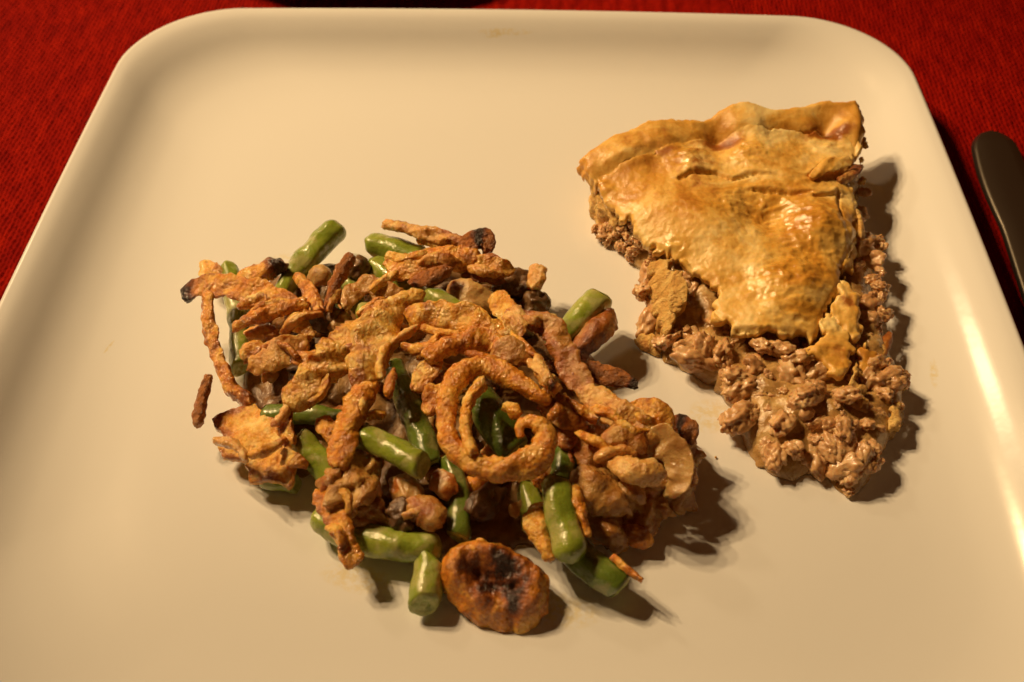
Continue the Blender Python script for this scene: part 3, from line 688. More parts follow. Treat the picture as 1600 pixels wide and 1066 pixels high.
fill_out = xy([(955, 380, 0), (998, 432, 0), (1005, 470, 0), (1008, 530, 0), (1045, 570, 0), (1105, 600, 0), (1140, 640, 0), (1165, 700, 0), (1195, 742, 0), (1235, 752, 0), (1290, 738, 0), (1322, 778, 0), (1360, 748, 0), (1385, 705, 0), (1408, 660, 0), (1410, 612, 0), (1384, 560, 0), (1366, 500, 0), (1360, 430, 0), (1345, 390, 0), (1335, 350, 0), (1340, 300, 0), (1200, 300, 0), (1000, 330, 0)])
sheet('filling', fill_out, lambda x, y: ffill(x, y) - 0.0002 + 0.0022 * fbm(x, y, 130, 31, 3), M['gravy'], step=0.0009, bottom=lambda x, y: np.full(x.shape, Z0), parent=proot, rag=0.0014, ragf=200, edge=0.004, edgedrop=0.0, off=11, rough=0.0005, skirt=0.007)
# minced meat: crumbles share a handful of meshes
mm = [lump('meat_crumble', None, 0.003, M['meat'], amp=0.45, sub=4, seed=100 + i, f=1.0 + .25 * (i % 3), sq=(1.25, .85, .72)) for i in range(14)]
NM = [0]
def crumble(px, py, z, rpx, dz=0):
    p = P(px, py, z); r = rpx / pxm(p)
    o = bpy.data.objects.new('meat_crumble', mm[random.randrange(14)]); COL.objects.link(o); o.parent = proot
    o.location = Vector(p - np.array(proot['_o'])); o.rotation_euler = (random.uniform(-.6, .6), random.uniform(-.6, .6), random.uniform(0, 6.28)); o.scale = (r / 0.003,) * 3
    NM[0] += 1
fo = np.array([(p[0], p[1]) for p in fill_out])
meat_region = [(1005, 455), (1020, 420), (1070, 430), (1110, 480), (1140, 512), (1180, 530), (1270, 530), (1320, 520), (1340, 440), (1335, 375), (1358, 375), (1376, 420), (1382, 520), (1412, 580), (1420, 630), (1385, 675), (1365, 725), (1325, 758), (1292, 715), (1240, 722), (1200, 728), (1165, 680), (1140, 620), (1120, 575), (1060, 550), (1020, 535)]
mr = np.array(meat_region, float); rr_ = random.Random(3); cnt = 0; tries = 0; placed = []
while cnt < 105 and tries < 20000:
    tries += 1
    px = rr_.uniform(1000, 1425); py = rr_.uniform(370, 762)
    if not inside(np.array([px]), np.array([py]), mr)[0]: continue
    rp = rr_.choice([8, 9, 11, 14, 18, 23, 26])
    if any((px - a) ** 2 + (py - b_) ** 2 < (0.62 * (rp + c)) ** 2 for a, b_, c in placed): continue
    # surface height under that pixel
    z = 1.0
    for _ in range(6):
        p = P(px, py, z); z = float((ffill(np.array([p[0]]), np.array([p[1]]))[0] - Z0) * 100) / ZS[0]
        z = max(0.25, min(2.0, z))
    crumble(px, py, z + rr_.uniform(-0.3, 0.16), rp); placed.append((px, py, rp)); cnt += 1
for (px, py, z, r) in ((940, 363, .35, 13), (950, 375, .3, 9), (930, 357, .5, 7), (1006, 452, 1.0, 15), (1000, 462, .8, 10), (1150, 590, 1.1, 18), (1146, 600, 1, 12), (1262, 618, 1.6, 22), (1275, 605, 1.6, 14), (1322, 618, 1.6, 17),
                       (1318, 672, 1.3, 20), (1345, 715, .9, 22), (1300, 700, .9, 22), (1330, 740, .6, 18), (1212, 712, .6, 20), (1238, 700, .9, 16), (1245, 560, 1.5, 18), (1220, 545, 1.5, 18), (1190, 540, 1.5, 16), (1375, 385, 1.2, 9), (1368, 376, 1.3, 10), (1385, 490, 1.0, 10),
                       (1392, 600, 1.1, 16), (1412, 598, .9, 10), (1380, 615, 1.1, 14), (1100, 545, 1.1, 20), (1075, 540, 1.0, 18), (1130, 550, 1.2, 18), (1045, 530, .9, 16), (1325, 768, .15, 9)):
    crumble(px, py, z, r)
# meat and crumbs on the left cut face
for i in range(34):
    f = rr_.random(); h = rr_.random()
    px = 940 + 80 * f + (1 - h) * 6; py = 300 + 85 * f + h * 55
    crumble(px, py, max(0.1, 1.75 - h * 1.5), rr_.uniform(6, 11))
for i in range(10):   # right cut face
    f = rr_.random(); crumble(1345 + rr_.uniform(-6, 8), 300 + 80 * f, 1.3 + rr_.uniform(-.4, .4), rr_.uniform(5, 9))
S = dict(parent=proot, cat=None, rag=0.55)
def flap(outline, mat, label=None, thick=0.0016, off=40.0, brown=0.1, bump=0.0009):
    w_ = xy(outline); f_ = rbf(outline, 3e-3)
    o_ = sheet('crust_flake', w_, lambda x, y: f_(x, y) + bump * fbm(x, y, 150, off, 3), M[mat] if isinstance(mat, str) else mat, step=0.00045, thick=thick, rag=0.0013, ragf=320, parent=proot, edge=0.0012, edgedrop=0.0005, off=off,
               rough=0.0003, roughf=600, brown=lambda x, y, de: brown + 0.4 * np.clip(fbm(x, y, 140, off + 3, 2), -.2, 1) - 0.4 * np.exp(-de / 0.001), glaze=lambda x, y: np.full(len(x), 0.25))
    if label: o_['label'] = label
flap([(1020, 408, 1.7), (1032, 400, 1.9), (1046, 402, 2.1), (1060, 418, 2.25), (1073, 434, 2.3), (1064, 452, 2.2), (1069, 472, 2.0), (1056, 486, 1.9), (1050, 506, 1.6), (1041, 522, 1.3), (1034, 500, 1.4), (1022, 478, 1.4), (1016, 440, 1.5)], 'crumb', 'broken upright chunk of crust with a pale layered inside', thick=0.004, off=41, brown=-.05)
flap([(1312, 440, 2.15), (1326, 436, 2.2), (1340, 452, 2.15), (1347, 478, 2.05), (1344, 505, 1.95), (1347, 538, 1.75), (1334, 532, 1.85), (1322, 515, 2.0), (1308, 500, 2.1), (1302, 470, 2.15)], 'crust', 'long loose flap of golden crust at the front corner', off=42)
flap([(1290, 480, 2.05), (1306, 492, 2.1), (1322, 515, 2.0), (1334, 545, 1.85), (1330, 575, 1.75), (1322, 597, 1.6), (1306, 590, 1.7), (1292, 572, 1.8), (1278, 560, 1.85), (1260, 556, 1.8), (1264, 545, 1.85), (1282, 532, 1.95), (1284, 505, 2.05)], 'crust', 'wide broken crust flake sagging over the meat at the front corner', off=43)
flap([(1334, 562, 1.7), (1346, 572, 1.7), (1353, 600, 1.6), (1356, 628, 1.45), (1346, 632, 1.5), (1338, 606, 1.65)], 'crumb', None, off=44)
flap([(1345, 545, 1.55), (1362, 540, 1.5), (1376, 552, 1.35), (1370, 572, 1.35), (1358, 588, 1.35), (1344, 574, 1.5)], 'crust', None, off=45, brown=.25)
flap([(1394, 632, 1.15), (1404, 622, 1.2), (1412, 640, 1.1), (1408, 662, 1.0), (1397, 680, .9), (1390, 660, 1.0)], 'crumb', 'pale flake of pastry stuck on the right of the spilled meat', off=46, brown=-.1)
flap([(1322, 300, 2.5), (1336, 318, 2.35), (1342, 350, 2.2), (1340, 385, 2.05), (1330, 420, 1.95), (1318, 430, 2.05), (1316, 395, 2.3), (1324, 360, 2.35), (1318, 325, 2.5)], 'crust', None, off=47, brown=.15)
strip('crust_flake', [(1056, 425, 2.15), (1060, 455, 1.95), (1052, 490, 1.6)], [10, 26, 30, 12], M['crumb'], t=1.6, curl=.2, roll=20, brown=-.1, endbrown=0, edgebrown=0, **S)
strip('crust_flake', [(1338, 330, 2.2), (1345, 360, 2.0), (1340, 400, 1.8)], [10, 18, 10], M['crumb'], t=1.5, roll=-60, brown=0, **S)
strip('crust_flake', [(1266, 280, 3.0), (1290, 262, 3.15), (1330, 250, 3.0)], [10, 26, 16], M['crust'], t=1.6, roll=-10, brown=-.1, **S)
strip('crust_flake', [(1310, 285, 2.75), (1322, 278, 2.6), (1340, 262, 2.3)], [12, 26, 20], M['crumb'], t=2.5, roll=-40, brown=.4, **S)
strip('crust_flake', [(1390, 520, 1.0), (1380, 545, 1.0), (1376, 560, .9)], [10, 18, 12], M['crust'], t=1.5, brown=.5, **S)
for (px, py, z, r) in ((1350, 218, 2.3, 4), (1352, 228, 2.2, 5), (1347, 226, 2.2, 6), (1346, 205, 2.6, 4), (1344, 262, 1.9, 5), (1347, 283, 1.5, 6), (1346, 250, 2.0, 4)):
    lump('pastry_crumb', P(px, py, z), r / 5200, M['crumb'], parent=proot, sub=3, amp=.6)
lf = strip('pastry_flake', [(997, 528, .22), (1012, 538, .25), (1033, 550, .2)], [22, 34, 22], M['crumb'], t=1.4, curl=.02, roll=20, brown=.05, endbrown=0,
           label='small loose yellow flake of pastry on the plate beside the pie', cat='pastry flake')

for i, (px, py, r, w_) in enumerate(((1556, 728, 2.4, 'dark crumb on the right rim of the plate below the bright glint'), (1487, 434, 2.0, 'pale crumb on the plate right of the pie shadow'), (1440, 168, 2.2, 'pale speck on the plate right of the top corner of the pie'), (1118, 716, 1.8, 'tiny crumb on the bare plate between the heap and the pie'), (1048, 640, 1.6, 'tiny crumb on the plate between the onion cup and the meat'))):
    p = P(px, py, 0); p[2] += 0.0003
    if px > 1500: p = P(px, py, 0.45)
    lump('crumb', p, r / 5600, M['crumb'] if i else M['meat'], label=w_, cat='crumb', sub=2, amp=.6, brown=.1)
# ------------------------------------------------------------------ the casserole: sauce first
ZS[0] = 0.72
sc_ctrl = [(380, 450, .2), (450, 430, .4), (600, 420, .5), (780, 440, .5), (860, 500, .5), (930, 600, .5), (1000, 680, .7), (1040, 740, .7), (980, 800, .5), (860, 830, .4), (700, 850, .4), (560, 800, .3), (480, 700, .3), (400, 720, .3), (410, 600, .1), (380, 520, .1),
           (500, 520, .8), (600, 560, .8), (540, 610, .6), (720, 580, 1.0), (820, 600, 1.0), (600, 680, .5), (720, 760, .5), (640, 780, .5), (900, 720, 1.0), (960, 740, 1.2)]
fs = rbf(sc_ctrl, 1e-3)
s_out = xy([(405, 465, 0), (440, 430, 0), (520, 415, 0), (600, 425, 0), (700, 420, 0), (800, 455, 0), (860, 500, 0), (925, 560, 0), (960, 630, 0), (1020, 690, 0), (1062, 740, 0), (1040, 790, 0), (980, 830, 0), (900, 845, 0), (830, 860, 0), (760, 850, 0), (700, 860, 0), (620, 840, 0), (540, 800, 0), (520, 740, 0), (450, 735, 0), (430, 700, 0), (405, 650, 0), (378, 590, 0), (385, 520, 0)])
o = sheet('cream_sauce', s_out, lambda x, y: fs(x, y) + 0.0016 * fbm(x, y, 110, 61, 3), M['sauce'], step=0.001, bottom=lambda x, y: np.full(x.shape, Z0), rag=0.002, ragf=160, edge=0.006, edgedrop=0.0, off=13, rough=0.0004, skirt=0.006)
tag(o, 'brown creamy mushroom sauce pooled under the green bean heap', 'sauce', kind='stuff')

# green beans
bean([(532, 352, 1.3), (500, 382, 1.2), (466, 420, 1.2), (438, 462, 1.3)], 42, 'long bright green bean sticking up from the back of the heap, left of the others', cut=(False, True), taper=(1.12, .68))
bean([(357, 412, 1.0), (366, 470, .9), (374, 520, .8), (376, 575, .6)], 30, 'thin green bean running down behind the leftmost looped onion strip', cut=(False, True))
bean([(584, 382, 1.2), (615, 392, 1.2), (662, 412, 1.2)], 44, 'short fat green bean under the onion strip with the charred knob', cut=(True, True))
bean([(556, 488, 2.1), (575, 490, 2.0), (612, 496, 1.8)], 38, 'rounded green bean nub poking out beside the big arching onion piece', cut=(False, True))
bean([(676, 462, 2.2), (705, 480, 2.2), (750, 506, 2.0)], 32, 'green bean tip at the top of the heap behind the broad onion strip', cut=(True, True))
bean([(590, 420, 1.2), (620, 440, 1.2), (660, 470, 1.2)], 44, 'sauce-coated green bean half hidden under golden scraps at the back', cut=(True, True))
bean([(938, 464, 1.6), (912, 492, 1.5), (886, 520, 1.4), (862, 546, 1.3)], 46, 'shiny green bean pointing right from the heap towards the pie', cut=(True, True), taper=(1.05, .95))
bean([(466, 686, 1.3), (490, 714, 1.1), (530, 752, .8)], 44, 'green bean with a cut end beside the wide pale onion sheet', cut=(True, True))
bean([(560, 680, 1.9), (600, 696, 2.0), (660, 728, 2.1)], 46, 'glossy green bean lying across the gap left of the big onion ring', cut=(True, True))
bean([(612, 570, 1.2), (634, 620, 1.2), (655, 670, 1.2), (672, 724, 1.1)], 42, 'dark green bean behind the glossy one in the middle gap', mat='beandark')
bean([(703, 715, 1.1), (715, 770, 1.0), (716, 840, .8)], 42, 'upright sauce-streaked green bean below the left of the big onion ring', mat='beandark')
bean([(752, 628, 1.6), (775, 660, 1.6), (802, 704, 1.4)], 60, 'dark green bean seen through the hole of the big onion ring', mat='beandark')
bean([(488, 806, .75), (530, 828, .75), (580, 846, .75), (640, 854, .8), (692, 852, .8)], 52, 'long green bean along the front edge with an onion strip across it', cut=(False, False), taper=(.85, 1.05))
bean([(672, 880, .7), (668, 915, .65), (665, 945, .6)], 52, 'stubby green bean end at the front, left of the fried mushroom cap', cut=(True, True))
bean([(868, 752, 1.9), (876, 800, 1.8), (886, 840, 1.6), (896, 876, 1.5)], 50, 'bright ridged green bean hanging down the front right of the heap', cut=(True, False), ridge=.09)
bean([(892, 855, .8), (930, 890, .75), (968, 916, .7)], 50, 'dark green bean on the plate with an orange splinter at its tip', mat='beandark')
bean([(405, 738, .4), (432, 750, .4), (458, 756, .4)], 36, 'pale green bean bit under the wide onion sheet', cut=(False, True))
bean([(420, 648, .9), (470, 648, .9), (540, 655, 1.0)], 34, 'green bean glimpsed above the wide onion sheet at the left', mat='beandark')
bean([(885, 700, 1.2), (878, 730, 1.2), (868, 765, 1.2)], 40, 'shadowed green bean right of the big onion ring', mat='beandark')
bean([(820, 755, 1.0), (832, 790, 1.0), (836, 830, .9)], 40, 'green bean smothered in pale sauce below the big onion ring', cut=(False, True))
bean([(540, 430, 1.0), (552, 455, 1.1), (560, 480, 1.1)], 30, 'green bean sliver between brown onion twigs at the back left', mat='bean')

G, PA, AM, SA, CL, MU, CH = M['gold'], M['pale'], M['amber'], M['saucy'], M['clear'], M['mushroom'], M['charred']
st = strip
# unseen lumps added under the right-hand pieces to close gaps in their shadow
for (px, py, z, r) in ((985, 715, .7, .0075), (1025, 735, .6, .0075), (960, 760, .6, .0075), (1000, 770, .45, .006), (930, 700, .9, .0075), (1045, 700, .7, .006), (900, 780, .5, .007), (1050, 762, .4, .006), (1000, 800, .35, .0055), (945, 822, .3, .0055), (1020, 780, .3, .005)):
    lump('onion_piece', P(px, py, z), r, SA, label='creamy onion lump added under the right of the heap to fill its shadow', cat='onion', group='creamy lumps added under the right of the heap', sq=(1.2, 1, .75), amp=.5)
# left side
st('fried_onion', [(288, 468, 1.9), (305, 452, 2.1), (335, 447, 2.2), (372, 450, 2.3), (425, 468, 2.3), (480, 486, 2.2)], [24, 38, 40, 44, 38, 20], AM, t=2.2, curl=.16, roll=-8, brown=.2, label='broad curled onion strip with a dark red tip at the far left', burnt=[(0, .12)])
st('fried_onion', [(324, 452, 2.1), (325, 490, 1.9), (332, 530, 1.6), (346, 568, 1.3), (362, 605, 1.0), (392, 632, .8)], [18, 22, 24, 28, 30, 24], AM, t=2.4, roll=25, brown=.22, label='long thin looped onion strip dropping down the left edge of the heap')
st('fried_onion', [(364, 514, 2.1), (392, 500, 2.3), (425, 488, 2.4), (480, 474, 2.3)], [12, 22, 26, 24], AM, t=2.6, brown=.25, label='pointed orange onion strip crossing below the curled leftmost one')
st('fried_onion', [(318, 408, 1.0), (328, 424, 1.1), (345, 430, 1.1)], [12, 34, 24], G, t=1.2, brown=0, label='thin golden onion flake beside the thin bean at the top left')
st('fried_onion', [(374, 436, 1.4), (404, 430, 1.6), (424, 420, 1.8), (446, 414, 1.8)], [30, 34, 30, 24], G, t=3.6, curl=.08, brown=.05, burnt=[(.85, .25)], label='thick golden onion chip with a brown end, left of the long bean')
st('fried_onion', [(549, 402, 2.5), (536, 420, 2.5), (524, 445, 2.4), (512, 482, 2.2)], [16, 20, 20, 14], CH, t=3.0, brown=.35, label='brown onion twig standing upright right of the long green bean')
st('fried_onion', [(464, 432, 1.9), (480, 450, 2.1), (500, 488, 2.1)], [14, 24, 14], AM, t=2.5, brown=.2, label='short tapered onion piece just below the long green bean')
st('fried_onion', [(448, 486, 2.0), (470, 508, 2.1), (486, 528, 1.9)], [16, 26, 18], G, t=2.8, brown=.05, label='pale tapered onion sliver under the crossing orange strips')
st('fried_onion', [(386, 524, 1.5), (412, 520, 1.7), (440, 527, 1.6)], [16, 26, 20], G, t=3.6, brown=.1, label='knobbly golden onion bit in the dark hollow at the left')
st('fried_onion', [(380, 562, 1.5), (392, 548, 1.7), (410, 540, 1.7)], [22, 34, 22], G, t=2.4, brown=.05, label='small wedge of golden onion beside the lower end of the thin bean')
st('fried_onion', [(392, 575, 1.6), (428, 560, 1.9), (452, 545, 2.0), (482, 538, 1.9)], [28, 40, 38, 20], PA, t=2.6, curl=.2, brown=.08, label='pale onion piece with a scooped fold in the left of the heap')
st('fried_onion', [(456, 556, 2.0), (476, 562, 2.0), (500, 552, 1.9)], [22, 26, 16], AM, t=1.8, brown=.1, burnt=[(0, .2)], label='orange onion chip tucked behind the large pale diagonal strip')
st('fried_onion', [(566, 506, 2.7), (540, 536, 2.8), (505, 575, 2.7), (470, 612, 2.4), (452, 640, 2.1)], [44, 58, 62, 54, 40], G, t=2.6, curl=.07, roll=-6, brown=-.05, edgebrown=.35, label='large pale gold onion strip slanting down left, broadest in the heap')
st('fried_onion', [(448, 640, 1.9), (446, 665, 1.8), (455, 694, 1.7)], [26, 30, 24], G, t=2.0, curl=.2, roll=25, brown=.1, label='folded onion bit hanging from the large pale diagonal strip')
st('fried_onion', [(440, 712, 1.5), (460, 718, 1.5), (482, 728, 1.3)], [26, 26, 12], G, t=1.6, brown=.1, label='small onion tab beside the cut end of the left green bean')
st('fried_onion', [(658, 464, 2.8), (625, 478, 3.0), (596, 505, 3.1), (580, 545, 3.0), (570, 585, 2.7), (572, 610, 2.5)], [22, 48, 60, 66, 60, 34], G, t=3.0, curl=.06, roll=-10, brown=.14, label='large bubbly onion arch curving down the middle of the heap')
st('fried_onion', [(578, 598, 2.6), (560, 628, 2.5), (545, 665, 2.4), (534, 700, 2.3), (527, 734, 2.2)], [34, 36, 38, 40, 30], AM, t=3.4, curl=.03, brown=.08, label='rough onion strip dropping between the two left green beans')
st('fried_onion', [(636, 500, 2.9), (680, 494, 3.1), (722, 500, 3.2), (765, 520, 3.0), (785, 545, 2.7)], [36, 50, 54, 46, 30], G, t=2.6, curl=.04, roll=6, brown=.12, label='broad frayed onion strip across the top centre of the heap')
st('fried_onion', [(664, 562, 3.0), (690, 546, 3.2), (722, 536, 3.2), (760, 534, 3.1), (790, 545, 3.0)], [22, 34, 38, 36, 26], AM, t=3.2, brown=.12, label='rounded amber onion strip just above the big ring')
st('fried_onion', [(684, 560, 2.9), (662, 590, 2.7), (652, 612, 2.5)], [26, 32, 24], G, t=2.0, brown=.1, label='frayed onion tuft left of the big ring, upper of two')
st('fried_onion', [(690, 600, 2.6), (676, 625, 2.5), (666, 648, 2.3)], [34, 36, 20], AM, t=2.0, curl=.15, brown=.15, label='frayed onion tuft left of the big ring, lower of two')
# the big ring and what lies in it
st('onion_ring', [(858, 628, 2.7), (838, 616, 2.9), (812, 600, 3.0), (782, 582, 3.1), (748, 573, 3.2), (715, 590, 3.2), (699, 625, 3.1), (697, 668, 3.0), (710, 702, 2.9), (738, 724, 2.8), (780, 734, 2.8), (818, 728, 2.8), (846, 708, 2.9), (852, 680, 3.0), (836, 660, 3.1), (815, 664, 3.0), (812, 684, 2.8)],
   [20, 30, 34, 33, 33, 35, 35, 33, 31, 31, 31, 37, 44, 42, 32, 20, 12], AM, t=4.0, curl=.03, rag=.9, flat=0.35, brown=.06, endbrown=.1, edgebrown=.1, bulge=.1, label='big fried onion ring curled like a snail on top of the heap', cat='onion ring')
st('fried_onion', [(754, 598, 3.3), (736, 622, 3.35), (728, 652, 3.3), (731, 685, 3.2), (740, 712, 3.1)], [20, 20, 19, 18, 20], G, t=3.4, rag=.8, brown=-.1, endbrown=0, edgebrown=.05, label='slim golden onion strand curving inside the big ring')
st('fried_onion', [(790, 636, 2.8), (800, 642, 2.9), (812, 650, 2.8)], [16, 22, 14], G, t=2.6, brown=0, label='tiny golden onion bit under the top of the big ring')
# right of centre
st('fried_onion', [(800, 498, 2.9), (830, 500, 3.0), (860, 514, 2.9), (878, 545, 2.7), (900, 590, 2.4), (925, 628, 2.2)], [24, 34, 42, 44, 40, 28], SA, t=2.6, curl=.12, roll=15, brown=.35, label='dark saucy onion ribbon running down the right shoulder of the heap')
st('fried_onion', [(800, 480, 3.0), (806, 500, 3.2), (800, 528, 3.1)], [22, 34, 26], PA, t=1.6, brown=0, label='flat pale onion flake at the upper right of the top centre')
st('fried_onion', [(838, 560, 3.1), (846, 584, 3.2), (858, 598, 3.2), (874, 612, 3.0)], [20, 24, 26, 16], PA, t=2.8, brown=0, burnt=[(.8, .12)], label='pale tapering onion piece right above the big ring')
st('fried_onion', [(770, 555, 3.0), (800, 552, 3.1), (832, 560, 3.0)], [32, 44, 34], SA, t=2.6, brown=.1, label='wet onion piece filling the space above the big ring')
st('fried_onion', [(772, 460, 2.4), (786, 478, 2.6), (802, 500, 2.6)], [26, 36, 28], G, t=2.2, brown=.05, label='gold onion piece at the back, below the translucent onion')
st('fried_onion', [(852, 610, 2.5), (870, 640, 2.4), (898, 660, 2.2), (915, 655, 2.1)], [36, 40, 34, 18], SA, t=2.4, brown=.2, label='sauce-soaked onion flap right of the big ring')
st('fried_onion', [(880, 625, 2.0), (888, 660, 1.9), (886, 700, 1.7)], [30, 36, 26], SA, t=2.4, brown=.3, label='dark onion flap hanging beside the right of the big ring')
st('fried_onion', [(898, 572, 1.7), (930, 582, 1.9), (962, 590, 1.9), (996, 604, 1.8)], [26, 30, 30, 14], CH, t=2.4, brown=.15, burnt=[(.93, .13)], label='onion chip with a blackened tip pointing at the pie')
st('fried_onion', [(905, 612, 2.3), (940, 628, 2.4), (972, 652, 2.4), (1010, 676, 2.2), (1036, 682, 2.0)], [34, 44, 46, 44, 26], PA, t=2.6, curl=.1, brown=.12, label='wide pale onion strip sloping to the right edge of the heap')
st('fried_onion', [(985, 645, 2.3), (1012, 640, 2.5), (1034, 650, 2.4), (1038, 676, 2.1)], [24, 34, 38, 30], AM, t=2.2, curl=.15, brown=.2, label='curled brown onion end rising at the right edge')
st('fried_onion', [(1042, 672, 1.5), (1060, 664, 1.7), (1078, 672, 1.7), (1076, 692, 1.4)], [22, 26, 28, 18], CH, t=2.6, curl=.3, brown=.2, burnt=[(.4, .2)], label='small burnt-centred onion cup, rightmost in the heap')
st('fried_onion', [(940, 690, 2.2), (965, 684, 2.3), (990, 690, 2.2), (1010, 700, 2.0)], [26, 34, 34, 24], SA, t=2.6, brown=.15, label='wet onion fold above the pale yellow chip')
st('fried_onion', [(955, 720, 2.2), (985, 736, 2.4), (1012, 738, 2.4), (1036, 746, 2.2)], [24, 38, 36, 26], PA, t=3.6, brown=-.3, endbrown=0, edgebrown=0, label='pale yellow onion chip on the wet pieces at the right')
st('onion_piece', [(1000, 692, 1.8), (1030, 688, 2.0), (1056, 712, 1.9), (1062, 750, 1.5), (1045, 775, 1.0)], [34, 46, 42, 42, 30], CL, t=2.6, curl=.22, rag=1.0, roll=25, brown=0, endbrown=0, edgebrown=0, label='glossy translucent onion layer bending down the right edge', cat='onion')
st('onion_piece', [(905, 735, 1.7), (925, 760, 1.8), (955, 782, 1.5), (975, 802, 1.1)], [40, 56, 50, 30], SA, t=4.4, curl=-.1, rag=1.1, brown=-.2, endbrown=0, edgebrown=0, label='fat creamy onion lobe with bright glints at the lower right', cat='onion')
st('onion_piece', [(960, 765, 1.5), (990, 770, 1.5), (1000, 780, 1.2)], [30, 34, 24], SA, t=4, curl=-.1, rag=.7, brown=-.1, label='creamy onion bit beside the fat glinting lobe', cat='onion')
st('onion_piece', [(920, 805, .8), (950, 830, .8), (975, 850, .5)], [34, 44, 24], SA, t=3.6, curl=-.1, rag=.7, brown=.1, label='shadowed onion piece under the fat creamy lobe', cat='onion')
st('fried_onion', [(975, 825, .5), (998, 840, .5), (1018, 850, .35)], [24, 36, 20], AM, t=3.4, rag=.6, brown=.2, label='brown onion chip on the plate below the right edge')
st('fried_onion', [(1070, 735, .9), (1080, 745, .8), (1080, 758, .6)], [14, 20, 14], AM, t=2.4, brown=.3, label='small brown scrap behind the translucent layer at the right edge')
st('mushroom_piece', [(890, 556, 1.1), (915, 534, 1.4), (942, 508, 1.6), (955, 490, 1.5)], [38, 46, 44, 26], SA, t=4.5, curl=-.12, rag=.6, brown=.5, endbrown=.2, label='glossy brown mushroom slice lying along the bean that points right', cat='mushroom')
st('onion_piece', [(842, 418, 1.5), (838, 436, 1.5), (832, 455, 1.3)], [24, 32, 24], PA, t=3.4, rag=.7, brown=-.1, label='pale onion lump on the dark mushroom at the back right', cat='onion')
# back
st('fried_onion', [(600, 350, 2.0), (636, 358, 2.2), (680, 368, 2.3), (730, 382, 2.3)], [16, 22, 22, 20], PA, t=2.6, brown=.12, label='straight pale onion strip along the back above the fat green bean')
st('fried_onion', [(652, 372, 2.0), (690, 378, 2.1), (722, 388, 2.1)], [20, 26, 20], G, t=2.0, brown=.15, label='second onion strip tucked under the straight one at the back')
st('charred_onion', [(722, 392, 2.3), (738, 378, 2.5), (758, 376, 2.5), (764, 392, 2.3)], [26, 36, 36, 24], CH, t=3.6, curl=.25, brown=.25, burnt=[(.55, .22)], label='onion knob with a black burnt hollow at the back of the heap', cat='fried onion')
st('fried_onion', [(604, 420, 2.1), (640, 418, 2.3), (678, 404, 2.4), (715, 402, 2.4), (750, 404, 2.3)], [34, 36, 34, 32, 28], AM, t=3.0, brown=.05, label='blunt-ended orange onion strip across the back of the heap')
st('fried_onion', [(720, 410, 2.2), (752, 412, 2.3), (780, 418, 2.2), (802, 424, 2.0)], [26, 34, 32, 18], G, t=2.2, brown=.15, label='onion strip end pointing right behind the dark mushroom')
st('fried_onion', [(725, 425, 1.8), (755, 432, 1.9), (788, 436, 1.7)], [24, 30, 18], CH, t=2.4, brown=.3, label='dark onion strip beneath the back right strip ends')
st('fried_onion', [(642, 444, 2.4), (664, 436, 2.6), (686, 428, 2.7), (704, 422, 2.6)], [14, 22, 22, 16], CH, t=2.8, brown=.35, label='rolled brown onion splinter on the blunt orange strip')
st('fried_onion', [(536, 480, 2.1), (552, 458, 2.2), (578, 446, 2.2), (608, 462, 2.1), (636, 470, 2.0)], [22, 32, 36, 34, 22], SA, t=2.4, brown=.1, label='saucy golden onion curl beside the rounded bean nub')
st('onion_piece', [(706, 446, 1.8), (728, 458, 1.9), (752, 470, 1.8), (775, 478, 1.6)], [30, 44, 44, 30], CL, t=3.2, rag=.5, brown=-.1, endbrown=0, edgebrown=0, label='translucent onion slice at the back between golden strips', cat='onion')
st('onion_piece', [(484, 430, 1.4), (502, 432, 1.5), (515, 438, 1.4)], [30, 36, 24], CL, t=4, rag=.5, brown=-.1, endbrown=0, edgebrown=0, label='glassy pale onion square between the long bean and the brown twig', cat='onion')
lump('mushroom_piece', P(806, 446, 1.0), .0052, MU, label='black glistening mushroom piece at the back right of the heap', cat='mushroom', sq=(1.2, .8, .8))
lump('mushroom_piece', P(835, 476, .9), .0040, MU, label='brown mushroom crumb just below the black one at the back right', cat='mushroom')
lump('mushroom_piece', P(556, 420, 1.5), .0036, MU, label='brown mushroom bit right of the upright onion twig', cat='mushroom')
lump('mushroom_piece', P(512, 498, 1.6), .0044, MU, label='black mushroom piece in the hollow beneath the upright onion twig', cat='mushroom')
lump('mushroom_piece', P(533, 510, 1.5), .0036, CL, label='wet grey onion bead beside the hollow under the twig', cat='onion')
# lower left: sheet, twig
out42 = [(327, 650), (345, 640), (372, 636), (398, 628), (412, 642), (420, 655), (436, 660), (452, 668), (458, 690), (462, 715), (460, 740), (448, 757), (425, 750), (400, 754), (388, 752), (392, 742), (380, 728), (362, 718), (345, 716), (343, 700), (350, 685), (345, 670), (333, 660)]
zz42 = lambda a, b_: 1.15 + 0.25 * math.sin(a * .03) + (b_ - 640) * -0.002
o42 = xy([(a, b_, zz42(a, b_)) for a, b_ in out42])
f42 = rbf([(a, b_, zz42(a, b_) - .12) for a, b_ in out42[::2]] + [(380, 690, 1.45), (420, 700, 1.35), (400, 665, 1.4), (430, 728, 1.3)], 1e-3)
o = sheet('fried_onion', o42, lambda x, y: f42(x, y) + 0.0011 * fbm(x, y, 130, 5, 3), M['gold'], step=0.0005, thick=0.0016, rag=0.0008, ragf=170, edge=0.002, edgedrop=-0.0004, off=21, rough=0.0004, roughf=500,
          brown=lambda x, y, de: 0.12 + 0.25 * np.exp(-de / 0.0012) + 0.45 * np.clip(fbm(x, y, 120, 8, 2), -.3, 1))
tag(o, 'wide crumpled golden onion sheet at the lower left of the heap', 'fried onion')
